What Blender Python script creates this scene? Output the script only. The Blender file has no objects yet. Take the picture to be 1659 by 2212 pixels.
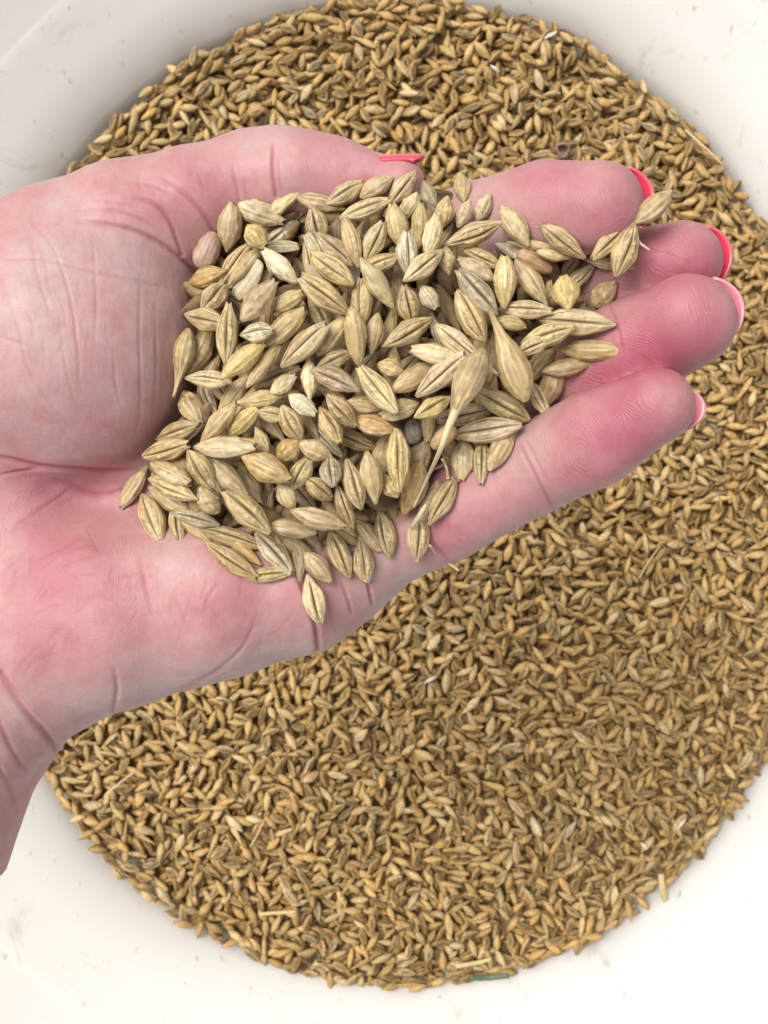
import bpy, math, random
import numpy as np

rng = np.random.default_rng(11)
random.seed(11)
scene = bpy.context.scene
MM = 0.001                      # everything below is authored in millimetres
CAM_Z = 200.0                   # camera height over the hand's mean level (z = 0)
OVK = 0.08                      # mm per overview pixel (1659 x 2212) on the plane z = 0
R = math.radians

# ------------------------------------------------------------------ camera
cam_d = bpy.data.cameras.new("camera")
cam = bpy.data.objects.new("camera", cam_d)
scene.collection.objects.link(cam)
cam.location = (0, 0, CAM_Z * MM)
cam_d.sensor_fit = 'HORIZONTAL'
cam_d.sensor_width = 36.0
cam_d.lens = 18.0 * CAM_Z / (829.5 * OVK)
cam_d.clip_start = 0.01
cam_d.clip_end = 50.0
cam_d.dof.use_dof = True
cam_d.dof.focus_distance = 0.197
cam_d.dof.aperture_fstop = 85.0
scene.camera = cam

# ------------------------------------------------------------------ light
SUN_EL, SUN_AZ = R(62), R(143)      # azimuth: direction the light comes from, from +X towards +Y (upper left)
world = bpy.data.worlds.new("World")
scene.world = world
world.use_nodes = True
wn, wl = world.node_tree.nodes, world.node_tree.links
wn.clear()
sky = wn.new('ShaderNodeTexSky')
sky.sky_type = 'NISHITA'
sky.sun_disc = False
sky.sun_elevation = SUN_EL
sky.sun_rotation = math.pi / 2 - SUN_AZ
sky.air_density = 1.0
sky.dust_density = 4.0
sky.ozone_density = 1.0
hsv = wn.new('ShaderNodeHueSaturation')       # veiled, almost white sky
hsv.inputs['Saturation'].default_value = 0.12
bg = wn.new('ShaderNodeBackground')
bg.inputs['Strength'].default_value = 0.14
wo = wn.new('ShaderNodeOutputWorld')
wl.new(sky.outputs[0], hsv.inputs['Color'])
wl.new(hsv.outputs[0], bg.inputs['Color'])
wl.new(bg.outputs[0], wo.inputs['Surface'])

sun_d = bpy.data.lights.new("sun", 'SUN')
sun_d.energy = 2.0
sun_d.angle = R(30)
sun_d.color = (1.0, 0.965, 0.91)
sun = bpy.data.objects.new("sun", sun_d)
scene.collection.objects.link(sun)
from mathutils import Vector, Matrix, Euler
sdir = Vector((math.cos(SUN_EL) * math.cos(SUN_AZ), math.cos(SUN_EL) * math.sin(SUN_AZ), math.sin(SUN_EL)))
sun.rotation_euler = sdir.to_track_quat('Z', 'Y').to_euler()

vs = scene.view_settings
vs.view_transform = 'Standard'
vs.look = 'None'
vs.gamma = 1.0
vs.use_curve_mapping = False
vs.exposure = 0.33

# ------------------------------------------------------------------ helpers
def ov(x, y, z=0.0):
    """overview pixel + depth -> millimetres"""
    f = OVK * (CAM_Z - z) / CAM_Z
    return np.array([(x - 829.5) * f, -(y - 1106.0) * f, z])

def src(x, y, z=0.0):
    return ov(x / 1.82278, y / 1.82278, z)

def to_ov(P):
    f = OVK * (CAM_Z - P[:, 2]) / CAM_Z
    return 829.5 + P[:, 0] / f, 1106.0 - P[:, 1] / f

def link(o, parent=None):
    scene.collection.objects.link(o)
    if parent is not None:
        o.parent = parent
    return o

def np_mesh(name, V, F, mat=None, smooth=True, attrs=None):
    """V (n,3) millimetres, F (m,3) or (m,4)"""
    me = bpy.data.meshes.new(name)
    V = np.asarray(V, dtype=np.float32) * MM
    F = np.asarray(F, dtype=np.int32)
    m, k = F.shape
    me.vertices.add(len(V)); me.vertices.foreach_set("co", V.ravel())
    me.loops.add(m * k); me.loops.foreach_set("vertex_index", F.ravel())
    me.polygons.add(m)
    me.polygons.foreach_set("loop_start", np.arange(0, m * k, k, dtype=np.int32))
    me.polygons.foreach_set("loop_total", np.full(m, k, dtype=np.int32))
    me.update(calc_edges=True)
    if smooth:
        me.polygons.foreach_set("use_smooth", np.ones(m, dtype=bool))
    for nm, arr in (attrs or {}).items():
        arr = np.asarray(arr, dtype=np.float32)
        if arr.ndim == 2:
            a = me.attributes.new(nm, 'FLOAT_COLOR', 'POINT')
            a.data.foreach_set("color", np.concatenate([arr, np.ones((len(arr), 1), np.float32)], 1).ravel())
        else:
            a = me.attributes.new(nm, 'FLOAT', 'POINT')
            a.data.foreach_set("value", arr)
    if mat:
        me.materials.append(mat)
    return me

def tag(o, label=None, cat=None, group=None, kind=None):
    if label: o["label"] = label
    if cat: o["category"] = cat
    if group: o["group"] = group
    if kind: o["kind"] = kind
    return o

class SineNoise:
    """smooth random field: a sum of plane waves"""
    def __init__(self, seed, n=24, dim=3):
        r = np.random.default_rng(seed)
        d = r.normal(size=(n, dim)); d /= np.linalg.norm(d, axis=1)[:, None]
        self.k = d * r.uniform(0.6, 1.6, (n, 1)); self.p = r.uniform(0, 6.283, n); self.n = n
    def __call__(self, P, scale):
        s = np.zeros(len(P))
        for k, p in zip(self.k, self.p):
            s += np.sin(P @ (k * (6.283 / scale)) + p)
        return s / math.sqrt(self.n * 0.5)

def nodes_of(name):
    m = bpy.data.materials.new(name); m.use_nodes = True
    nt = m.node_tree
    return m, nt.nodes, nt.links, nt.nodes['Principled BSDF']

def N(nodes, t, **kw):
    n = nodes.new(t)
    for k, v in kw.items():
        setattr(n, k, v)
    return n

# ------------------------------------------------------------------ materials
def mat_skin():
    m, n, l, b = nodes_of("skin")
    at = N(n, 'ShaderNodeAttribute', attribute_name="skin")
    co = N(n, 'ShaderNodeTexCoord')
    mot = N(n, 'ShaderNodeTexNoise'); mot.inputs['Scale'].default_value = 260; mot.inputs['Detail'].default_value = 8; mot.inputs['Roughness'].default_value = 0.78
    l.new(co.outputs['Object'], mot.inputs['Vector'])
    ramp = N(n, 'ShaderNodeMapRange'); ramp.inputs[1].default_value = 0.3; ramp.inputs[2].default_value = 0.7
    ramp.inputs[3].default_value = 0.0; ramp.inputs[4].default_value = 1.0
    l.new(mot.outputs['Fac'], ramp.inputs[0])
    mx = N(n, 'ShaderNodeMix', data_type='RGBA', blend_type='MULTIPLY')
    mxc = N(n, 'ShaderNodeMix', data_type='RGBA')
    mxc.inputs[6].default_value = (0.93, 0.80, 0.82, 1); mxc.inputs[7].default_value = (1.06, 1.16, 1.15, 1)
    l.new(ramp.outputs[0], mxc.inputs[0])
    mx.inputs[0].default_value = 1.0
    l.new(at.outputs['Color'], mx.inputs[6]); l.new(mxc.outputs[2], mx.inputs[7])
    # tiny pale flecks of dry skin
    fl = N(n, 'ShaderNodeTexNoise'); fl.inputs['Scale'].default_value = 1500; fl.inputs['Detail'].default_value = 2
    l.new(co.outputs['Object'], fl.inputs['Vector'])
    flr = N(n, 'ShaderNodeMapRange'); flr.inputs[1].default_value = 0.66; flr.inputs[2].default_value = 0.8
    flr.inputs[3].default_value = 0; flr.inputs[4].default_value = 0.2
    l.new(fl.outputs['Fac'], flr.inputs[0])
    mf = N(n, 'ShaderNodeMix', data_type='RGBA'); mf.inputs[7].default_value = (0.62, 0.46, 0.45, 1)
    l.new(flr.outputs[0], mf.inputs[0]); l.new(mx.outputs[2], mf.inputs[6])
    l.new(mf.outputs[2], b.inputs['Base Color'])
    # papillary ridges
    rid = N(n, 'ShaderNodeAttribute', attribute_name="ridge")
    sn = N(n, 'ShaderNodeMath', operation='SINE'); l.new(rid.outputs['Fac'], sn.inputs[0])
    amp = N(n, 'ShaderNodeAttribute', attribute_name="ridge_amp")
    ml = N(n, 'ShaderNodeMath', operation='MULTIPLY'); l.new(sn.outputs[0], ml.inputs[0]); l.new(amp.outputs['Fac'], ml.inputs[1])
    # fine pores and stretch lines
    nz = N(n, 'ShaderNodeTexNoise'); nz.inputs['Scale'].default_value = 1300; nz.inputs['Detail'].default_value = 5; nz.inputs['Roughness'].default_value = 0.6
    mpp = N(n, 'ShaderNodeMapping'); mpp.inputs['Scale'].default_value = (1.0, 0.5, 1.0); mpp.inputs['Rotation'].default_value = (0, 0, 0.25)
    l.new(co.outputs['Object'], mpp.inputs['Vector']); l.new(mpp.outputs[0], nz.inputs['Vector'])
    ad2 = N(n, 'ShaderNodeMath', operation='ADD'); l.new(nz.outputs['Fac'], ad2.inputs[0]); l.new(ml.outputs[0], ad2.inputs[1])
    bp = N(n, 'ShaderNodeBump'); bp.inputs['Strength'].default_value = 0.55; bp.inputs['Distance'].default_value = 0.00015
    l.new(ad2.outputs[0], bp.inputs['Height']); l.new(bp.outputs[0], b.inputs['Normal'])
    b.inputs['Roughness'].default_value = 0.52
    b.inputs['Specular IOR Level'].default_value = 0.42
    b.inputs['Subsurface Weight'].default_value = 0.4
    b.inputs['Subsurface Radius'].default_value = (1.0, 0.32, 0.22)
    b.inputs['Subsurface Scale'].default_value = 0.0008
    return m

def mat_nail():
    m, n, l, b = nodes_of("nail_polish")
    at = N(n, 'ShaderNodeAttribute', attribute_name="ncol")
    l.new(at.outputs['Color'], b.inputs['Base Color'])
    b.inputs['Roughness'].default_value = 0.22
    b.inputs['Coat Weight'].default_value = 0.5
    b.inputs['Subsurface Weight'].default_value = 0.15
    b.inputs['Subsurface Scale'].default_value = 0.0006
    return m

def mat_grain():
    """hull colour = mesh markings (attribute) x object colour, plus chalky and brown mottling"""
    m, n, l, b = nodes_of("barley_hull")
    at = N(n, 'ShaderNodeAttribute', attribute_name="mark")
    oi = N(n, 'ShaderNodeObjectInfo')
    co = N(n, 'ShaderNodeTexCoord')
    off = N(n, 'ShaderNodeVectorMath', operation='MULTIPLY_ADD'); off.inputs[1].default_value = (0.37, 0.21, 0.53)
    cmb = N(n, 'ShaderNodeCombineXYZ')
    for i in range(3): l.new(oi.outputs['Random'], cmb.inputs[i])
    l.new(cmb.outputs[0], off.inputs[0]); l.new(co.outputs['Object'], off.inputs[2])
    mp = N(n, 'ShaderNodeMapping'); mp.inputs['Scale'].default_value = (0.35, 1, 1)
    l.new(co.outputs['Object'], mp.inputs['Vector'])
    mp2 = N(n, 'ShaderNodeVectorMath', operation='ADD'); l.new(mp.outputs[0], mp2.inputs[0]); l.new(cmb.outputs[0], mp2.inputs[1])
    streak = N(n, 'ShaderNodeTexNoise'); streak.inputs['Scale'].default_value = 4200; streak.inputs['Detail'].default_value = 4
    sc = N(n, 'ShaderNodeMapping'); sc.inputs['Scale'].default_value = (0.12, 1, 1)
    l.new(mp2.outputs[0], sc.inputs['Vector']); l.new(sc.outputs[0], streak.inputs['Vector'])
    blot = N(n, 'ShaderNodeTexNoise'); blot.inputs['Scale'].default_value = 650; blot.inputs['Detail'].default_value = 4; blot.inputs['Roughness'].default_value = 0.6
    l.new(mp2.outputs[0], blot.inputs['Vector'])
    m1 = N(n, 'ShaderNodeMix', data_type='RGBA', blend_type='MULTIPLY'); m1.inputs[0].default_value = 1
    l.new(at.outputs['Color'], m1.inputs[6]); l.new(oi.outputs['Color'], m1.inputs[7])
    # chalky bloom
    r1 = N(n, 'ShaderNodeMapRange'); r1.inputs[1].default_value = 0.46; r1.inputs[2].default_value = 0.72; r1.inputs[3].default_value = 0; r1.inputs[4].default_value = 0.4
    l.new(blot.outputs['Fac'], r1.inputs[0])
    gt = N(n, 'ShaderNodeMath', operation='MULTIPLY'); l.new(r1.outputs[0], gt.inputs[0]); l.new(at.outputs['Fac'], gt.inputs[1])
    m2 = N(n, 'ShaderNodeMix', data_type='RGBA'); m2.inputs[7].default_value = (0.66, 0.56, 0.41, 1)
    l.new(gt.outputs[0], m2.inputs[0]); l.new(m1.outputs[2], m2.inputs[6])
    # streaks
    r2 = N(n, 'ShaderNodeMapRange'); r2.inputs[1].default_value = 0.3; r2.inputs[2].default_value = 0.7; r2.inputs[3].default_value = 0.62; r2.inputs[4].default_value = 1.30
    l.new(streak.outputs['Fac'], r2.inputs[0])
    m3 = N(n, 'ShaderNodeMix', data_type='RGBA', blend_type='MULTIPLY'); m3.inputs[0].default_value = 1
    l.new(m2.outputs[2], m3.inputs[6]); l.new(r2.outputs[0], m3.inputs[7])
    l.new(m3.outputs[2], b.inputs['Base Color'])
    bp = N(n, 'ShaderNodeBump'); bp.inputs['Strength'].default_value = 0.7; bp.inputs['Distance'].default_value = 0.00028
    ad = N(n, 'ShaderNodeMath', operation='ADD'); l.new(streak.outputs['Fac'], ad.inputs[0]); l.new(blot.outputs['Fac'], ad.inputs[1])
    l.new(ad.outputs[0], bp.inputs['Height']); l.new(bp.outputs[0], b.inputs['Normal'])
    b.inputs['Roughness'].default_value = 0.46
    b.inputs['Specular IOR Level'].default_value = 0.5
    return m

def mat_bulk():
    m, n, l, b = nodes_of("barley_bulk")
    at = N(n, 'ShaderNodeAttribute', attribute_name="mark")
    co = N(n, 'ShaderNodeTexCoord')
    nz = N(n, 'ShaderNodeTexNoise'); nz.inputs['Scale'].default_value = 900; nz.inputs['Detail'].default_value = 4
    l.new(co.outputs['Object'], nz.inputs['Vector'])
    r2 = N(n, 'ShaderNodeMapRange'); r2.inputs[1].default_value = 0.3; r2.inputs[2].default_value = 0.7; r2.inputs[3].default_value = 0.72; r2.inputs[4].default_value = 1.22
    l.new(nz.outputs['Fac'], r2.inputs[0])
    m3 = N(n, 'ShaderNodeMix', data_type='RGBA', blend_type='MULTIPLY'); m3.inputs[0].default_value = 1
    l.new(at.outputs['Color'], m3.inputs[6]); l.new(r2.outputs[0], m3.inputs[7])
    l.new(m3.outputs[2], b.inputs['Base Color'])
    bp = N(n, 'ShaderNodeBump'); bp.inputs['Strength'].default_value = 0.4; bp.inputs['Distance'].default_value = 0.0002
    l.new(nz.outputs['Fac'], bp.inputs['Height']); l.new(bp.outputs[0], b.inputs['Normal'])
    b.inputs['Roughness'].default_value = 0.6
    b.inputs['Specular IOR Level'].default_value = 0.3
    return m

def mat_tub():
    m, n, l, b = nodes_of("tub_plastic")
    co = N(n, 'ShaderNodeTexCoord')
    big = N(n, 'ShaderNodeTexNoise'); big.inputs['Scale'].default_value = 9; big.inputs['Detail'].default_value = 5
    l.new(co.outputs['Object'], big.inputs['Vector'])
    c0 = N(n, 'ShaderNodeMix', data_type='RGBA'); c0.inputs[6].default_value = (0.83, 0.815, 0.785, 1); c0.inputs[7].default_value = (0.835, 0.805, 0.745, 1)
    l.new(big.outputs['Fac'], c0.inputs[0])
    # scuffs: short smears, thin scratches, specks
    sm = N(n, 'ShaderNodeTexNoise'); sm.inputs['Scale'].default_value = 34; sm.inputs['Detail'].default_value = 8; sm.inputs['Roughness'].default_value = 0.72; sm.inputs['Distortion'].default_value = 0.6
    l.new(co.outputs['Object'], sm.inputs['Vector'])
    rs = N(n, 'ShaderNodeMapRange'); rs.inputs[1].default_value = 0.585; rs.inputs[2].default_value = 0.76; rs.inputs[3].default_value = 0; rs.inputs[4].default_value = 0.62
    l.new(sm.outputs['Fac'], rs.inputs[0])
    c1 = N(n, 'ShaderNodeMix', data_type='RGBA'); c1.inputs[7].default_value = (0.42, 0.35, 0.26, 1)
    l.new(rs.outputs[0], c1.inputs[0]); l.new(c0.outputs[2], c1.inputs[6])
    sp = N(n, 'ShaderNodeTexNoise'); sp.inputs['Scale'].default_value = 240; sp.inputs['Detail'].default_value = 3
    mp = N(n, 'ShaderNodeMapping'); mp.inputs['Scale'].default_value = (1, 0.6, 1); mp.inputs['Rotation'].default_value = (0, 0, 0.6)
    l.new(co.outputs['Object'], mp.inputs['Vector']); l.new(mp.outputs[0], sp.inputs['Vector'])
    rp = N(n, 'ShaderNodeMapRange'); rp.inputs[1].default_value = 0.665; rp.inputs[2].default_value = 0.80; rp.inputs[3].default_value = 0; rp.inputs[4].default_value = 0.6
    l.new(sp.outputs['Fac'], rp.inputs[0])
    c2 = N(n, 'ShaderNodeMix', data_type='RGBA'); c2.inputs[7].default_value = (0.30, 0.26, 0.20, 1)
    l.new(rp.outputs[0], c2.inputs[0]); l.new(c1.outputs[2], c2.inputs[6])
    l.new(c2.outputs[2], b.inputs['Base Color'])
    bp = N(n, 'ShaderNodeBump'); bp.inputs['Strength'].default_value = 0.25; bp.inputs['Distance'].default_value = 0.0006
    l.new(sm.outputs['Fac'], bp.inputs['Height']); l.new(bp.outputs[0], b.inputs['Normal'])
    b.inputs['Roughness'].default_value = 0.5
    b.inputs['Specular IOR Level'].default_value = 0.35
    tr = N(n, 'ShaderNodeBsdfTranslucent'); l.new(c2.outputs[2], tr.inputs['Color'])
    ms = N(n, 'ShaderNodeMixShader'); ms.inputs[0].default_value = 0.30
    l.new(b.outputs[0], ms.inputs[1]); l.new(tr.outputs[0], ms.inputs[2])
    l.new(ms.outputs[0], n['Material Output'].inputs['Surface'])
    return m

def mat_plain(name, col, rough=0.7, scale=600, var=0.25):
    m, n, l, b = nodes_of(name)
    co = N(n, 'ShaderNodeTexCoord')
    nz = N(n, 'ShaderNodeTexNoise'); nz.inputs['Scale'].default_value = scale; nz.inputs['Detail'].default_value = 5
    l.new(co.outputs['Object'], nz.inputs['Vector'])
    mx = N(n, 'ShaderNodeMix', data_type='RGBA')
    mx.inputs[6].default_value = (*[c * (1 - var) for c in col], 1); mx.inputs[7].default_value = (*[min(1, c * (1 + var)) for c in col], 1)
    l.new(nz.outputs['Fac'], mx.inputs[0]); l.new(mx.outputs[2], b.inputs['Base Color'])
    b.inputs['Roughness'].default_value = rough
    return m

M_SKIN, M_NAIL, M_GRAIN, M_BULK, M_TUB = mat_skin(), mat_nail(), mat_grain(), mat_bulk(), mat_tub()
M_STRAW = mat_plain("dry_straw", (0.55, 0.42, 0.20), 0.55)
M_AWN = mat_plain("pale_awn", (0.56, 0.44, 0.26), 0.5)
M_GREEN = mat_plain("green_straw", (0.10, 0.13, 0.08), 0.5)
M_TWIG = mat_plain("brown_stem", (0.20, 0.13, 0.07), 0.6)
M_HUSK = mat_plain("brown_husk", (0.24, 0.15, 0.11), 0.6)
M_GROUND = mat_plain("concrete", (0.30, 0.29, 0.27), 0.9, 40, 0.2)

# ------------------------------------------------------------------ ground and tub
GZ = -300.0                                   # level of the grain in the tub
BK = OVK * (CAM_Z - GZ) / CAM_Z               # mm per overview pixel down there
TCX, TCY = (868 - 829.5) * BK, -(1066 - 1106) * BK
TA, TB = 940 * BK, 1074 * BK                  # half axes of the grain surface
BOTTOM = GZ - 110
gv = np.array([[-6000, -6000, BOTTOM - 6], [6000, -6000, BOTTOM - 6], [6000, 6000, BOTTOM - 6], [-6000, 6000, BOTTOM - 6]])
ground = link(bpy.data.objects.new("ground", np_mesh("ground", gv, [[0, 1, 2, 3]], M_GROUND, False)))
tag(ground, kind="structure")

def tub_ring(z, off=0.0, n=160):
    """oval section of the tub at height z: flared walls leaning a little to the bottom of the picture"""
    dz = z - GZ
    fl = 1.35 * dz if dz > 0 else 0.3 * dz
    a, b = TA + fl + off, TB + fl + off
    t = np.linspace(0, 2 * math.pi, n, endpoint=False)
    e = 2 / 2.12
    c, s = np.cos(t), np.sin(t)
    x = a * np.sign(c) * np.abs(c) ** e
    y = b * np.sign(s) * np.abs(s) ** e
    return np.stack([TCX + x, TCY - 0.16 * dz + y, np.full(n, z)], 1)

def loft(rings, closed_bottom=False):
    n = len(rings[0]); V = np.concatenate(rings); F = []
    i = np.arange(n); j = (i + 1) % n
    for k in range(len(rings) - 1):
        F.append(np.stack([k * n + i, k * n + j, (k + 1) * n + j, (k + 1) * n + i], 1))
    return V, np.concatenate(F)

prof = [(GZ - 100, 0), (GZ - 20, 0), (GZ, 0), (GZ + 14, 0), (GZ + 25, 0), (GZ + 27.0, 0.02), (GZ + 27.4, 0.3), (GZ + 27.8, 0.5), (GZ + 28.6, 0.55),
        (GZ + 36, 0.6), (GZ + 46, 0.6), (GZ + 57, 0.6)]
inner = [tub_ring(z, o) for z, o in prof]
outer = [tub_ring(z, o + 3.2) for z, o in prof][::-1]
V, F = loft(inner + outer)
nb = len(V)
bot_i = inner[0].mean(0); V = np.concatenate([V, [bot_i], [outer[-1].mean(0)]])
n = 160; i = np.arange(n); j = (i + 1) % n
Ft = np.concatenate([F[:, [0, 1, 2]], F[:, [0, 2, 3]],
                     np.stack([j, i, np.full(n, nb)], 1),
                     np.stack([nb - n + i, nb - n + j, np.full(n, nb + 1)], 1)])
tub_root = link(bpy.data.objects.new("tub", None)); tub_root.location = (TCX * MM, TCY * MM, BOTTOM * MM)
tag(tub_root, "large oval white plastic tub with scuffed flared walls, filled with barley", "tub")
inv = Matrix.Translation((-TCX * MM, -TCY * MM, -BOTTOM * MM))
def tub_part(name, me):
    o = link(bpy.data.objects.new(name, me), tub_root)
    me.transform(inv)
    return o
tub_part("shell", np_mesh("shell", V, Ft[:, ::-1], M_TUB))
rz = GZ + 57
lip = []
for a in np.linspace(-0.6, 3.6, 9):
    r_ = tub_ring(rz, 5.2 - 5.0 * math.cos(a)); r_[:, 2] = rz + 4.5 * math.sin(a); lip.append(r_)
V, F = loft(lip)
tub_part("rim", np_mesh("rim", V, F[:, ::-1], M_TUB))
foot = [tub_ring(GZ - 100, o) + np.array([0, 0, dz]) for o, dz in ((3.0, 1), (2.0, -9.5), (-4.0, -9.5), (-4.0, -0.2))]
V, F = loft(foot)
tub_part("foot_ring", np_mesh("foot_ring", V, F[:, ::-1], M_TUB))

# ------------------------------------------------------------------ hand (implicit body -> surface net)
class Field:
    def __init__(self, lo, hi, h):
        self.lo = np.array(lo, float); self.h = h
        self.n = np.ceil((np.array(hi) - lo) / h).astype(int) + 1
        self.f = np.full(self.n, 40.0, np.float32)
        self.ax = [(self.lo[a] + np.arange(self.n[a]) * h).astype(np.float32) for a in range(3)]
    def box(self, lo, hi):
        s = []
        for a in range(3):
            i0 = max(0, int((lo[a] - self.lo[a]) / self.h)); i1 = min(self.n[a], int((hi[a] - self.lo[a]) / self.h) + 2)
            s.append(slice(i0, max(i0, i1)))
        return tuple(s)
    def grid(self, s):
        return (self.ax[0][s[0]][:, None, None], self.ax[1][s[1]][None, :, None], self.ax[2][s[2]][None, None, :])
    @staticmethod
    def smin(a, b, k):
        if k <= 0: return np.minimum(a, b)
        h = np.maximum(k - np.abs(a - b), 0) / k
        return np.minimum(a, b) - h * h * k * 0.25
    def cone(self, p, q, r0, r1, k):
        m = k + 1.5
        lo = np.minimum(p - r0, q - r1) - m; hi = np.maximum(p + r0, q + r1) + m
        s = self.box(lo, hi)
        X, Y, Z = self.grid(s)
        d = (q - p).astype(np.float32); L = float(d @ d) + 1e-9
        t = np.clip(((X - p[0]) * d[0] + (Y - p[1]) * d[1] + (Z - p[2]) * d[2]) / L, 0, 1)
        ds = np.sqrt((X - p[0] - t * d[0]) ** 2 + (Y - p[1] - t * d[1]) ** 2 + (Z - p[2] - t * d[2]) ** 2)
        ts = t * t * (3 - 2 * t)
        self.f[s] = self.smin(self.f[s], ds - (r0 + (r1 - r0) * ts), k)
    def ell(self, c, rad, k, rot=0.0):
        m = k + 1.5; R_ = max(rad)
        s = self.box(c - R_ - m, c + R_ + m)
        X, Y, Z = self.grid(s)
        x, y, z = X - c[0], Y - c[1], Z - c[2]
        cr, sr = math.cos(rot), math.sin(rot)
        x, y = x * cr + y * sr, -x * sr + y * cr
        k0 = np.sqrt((x / rad[0]) ** 2 + (y / rad[1]) ** 2 + (z / rad[2]) ** 2)
        k1 = np.sqrt((x / rad[0] ** 2) ** 2 + (y / rad[1] ** 2) ** 2 + (z / rad[2] ** 2) ** 2) + 1e-6
        self.f[s] = self.smin(self.f[s], k0 * (k0 - 1) / k1, k)
    def chain(self, pts, k):
        P = [ov(*p[:3]) for p in pts]; r = [p[3] * OVK * (CAM_Z - p[2]) / CAM_Z for p in pts]
        for i in range(len(P) - 1):
            self.cone(P[i], P[i + 1], r[i], r[i + 1], k)

THUMB = [(120, 585, -7, 178), (265, 490, -5, 144), (415, 436, -5, 118), (520, 398, -5, 107), (600, 391, -4, 102), (735, 396, -2, 78), (862, 391, 1, 54)]
INDEX = [(690, 640, -20, 112), (880, 540, -19, 96), (1050, 486, -9, 97), (1175, 458, -2, 104), (1292, 446, 4, 100)]
MIDDLE = [(720, 800, -25, 112), (930, 715, -25, 98), (1150, 645, -16, 95), (1345, 595, -7, 92), (1475, 566, -2, 88)]
RING = [(750, 980, -25, 110), (960, 900, -24, 98), (1180, 835, -13, 100), (1362, 757, 0, 112), (1487, 694, 8, 104)]
PINKY = [(740, 1215, -17, 104), (800, 1190, -15, 99), (955, 1120, -11, 97), (1145, 1018, -4, 98), (1285, 945, 5, 104), (1418, 876, 12, 86)]

H = 0.65
lo, hi = ov(-330, 2010, 0), ov(1650, 240, 0)
A = Field([lo[0], lo[1], -56], [hi[0], hi[1], 30], H)
# palm and wrist
A.chain([(-120, 1450, -24, 262), (-330, 2030, -30, 268)], 6)
A.chain([(-330, 1250, -26, 260), (40, 1150, -24, 240)], 8)
A.chain([(-90, 820, -16, 250), (140, 760, -12, 255)], 8)
A.ell(ov(150, 735, -10), [24, 23, 22], 8, 0.2)
for fg, r0 in ((INDEX, 150), (MIDDLE, 150), (RING, 150), (PINKY, 150)):
    b0 = fg[0]
    A.chain([(80, 1000, -27, r0), b0], 7)
A.chain([(60, 1340, -16, 205), (230, 1328, -14, 190), (450, 1282, -14, 170), (640, 1255, -15, 160)], 7)
A.chain([(640, 1255, -15, 156), (745, 1222, -17, 106)], 2.2)
A.chain([(85, 1395, -17, 198), (-80, 1490, -22, 245)], 5)
A.chain([(380, 520, -10, 90), (690, 660, -22, 80)], 7)          # web of the thumb
A.ell(ov(640, 358, -4), [11, 5.5, 7.0], 4, -0.05)
# fingers
B = Field([lo[0], lo[1], -56], [hi[0], hi[1], 30], H)
for fg in (INDEX, MIDDLE, RING, PINKY, THUMB):
    P = np.array([ov(*p[:3]) for p in fg]); r_ = max(p[3] for p in fg) * OVK + 6
    s = B.box(P.min(0) - r_, P.max(0) + r_)
    keep = B.f[s].copy(); B.f[s] = 40.0
    B.chain(fg, 0.6)
    B.f[s] = Field.smin(keep, B.f[s], 0.35)
A.f = Field.smin(A.f, B.f, 5.0)
del B

def surface_net(fl):
    f = fl.f; ins = f < 0
    nx, ny, nz = f.shape
    cnt = np.zeros((nx - 1, ny - 1, nz - 1), np.int8)
    corners = [(a, b, c) for a in (0, 1) for b in (0, 1) for c in (0, 1)]
    for a, b, c in corners:
        cnt += ins[a:nx - 1 + a, b:ny - 1 + b, c:nz - 1 + c]
    act = np.argwhere((cnt > 0) & (cnt < 8))
    idx = np.full(cnt.shape, -1, np.int32); idx[tuple(act.T)] = np.arange(len(act))
    acc = np.zeros((len(act), 3)); num = np.zeros(len(act))
    for a, b, c in corners:
        for d in range(3):
            e = [a, b, c]
            if e[d]: continue
            e2 = e.copy(); e2[d] = 1
            f0 = f[act[:, 0] + e[0], act[:, 1] + e[1], act[:, 2] + e[2]]
            f1 = f[act[:, 0] + e2[0], act[:, 1] + e2[1], act[:, 2] + e2[2]]
            mk = (f0 < 0) != (f1 < 0)
            t = np.where(mk, f0 / np.where(mk, f0 - f1, 1), 0)
            p = np.tile(np.array(e, float), (len(act), 1)); p[:, d] = t
            acc += p * mk[:, None]; num += mk
    V = (act + acc / num[:, None]) * fl.h + fl.lo
    quads = []
    for d in range(3):
        o1, o2 = (d + 1) % 3, (d + 2) % 3
        sl0 = [slice(None)] * 3; sl1 = [slice(None)] * 3
        sl0[d] = slice(0, -1); sl1[d] = slice(1, None)
        a0, a1 = ins[tuple(sl0)], ins[tuple(sl1)]
        E = np.argwhere(a0 != a1)
        E = E[(E[:, o1] > 0) & (E[:, o2] > 0) & (E[:, o1] < f.shape[o1] - 1) & (E[:, o2] < f.shape[o2] - 1)]
        flip = ~a0[tuple(E.T)]
        q = []
        for s1, s2 in ((-1, -1), (0, -1), (0, 0), (-1, 0)):
            c = E.copy(); c[:, o1] += s1; c[:, o2] += s2
            q.append(idx[tuple(c.T)])
        q = np.stack(q, 1); q[flip] = q[flip][:, ::-1]
        quads.append(q)
    return V, np.concatenate(quads)

def subdivide(V, Q):
    e = np.stack([Q, np.roll(Q, -1, 1)], 2).reshape(-1, 2)
    es = np.sort(e, 1); key = es[:, 0].astype(np.int64) * len(V) + es[:, 1]
    u, first, inv_ = np.unique(key, return_index=True, return_inverse=True)
    mid = (V[es[first, 0]] + V[es[first, 1]]) / 2
    cen = V[Q].mean(1)
    m = inv_.reshape(-1, 4) + len(V)
    c = np.arange(len(Q)) + len(V) + len(mid)
    VV = np.concatenate([V, mid, cen])
    QQ = np.concatenate([np.stack([Q[:, i], m[:, i], c, m[:, i - 1]], 1) for i in range(4)])
    return VV, QQ

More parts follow.
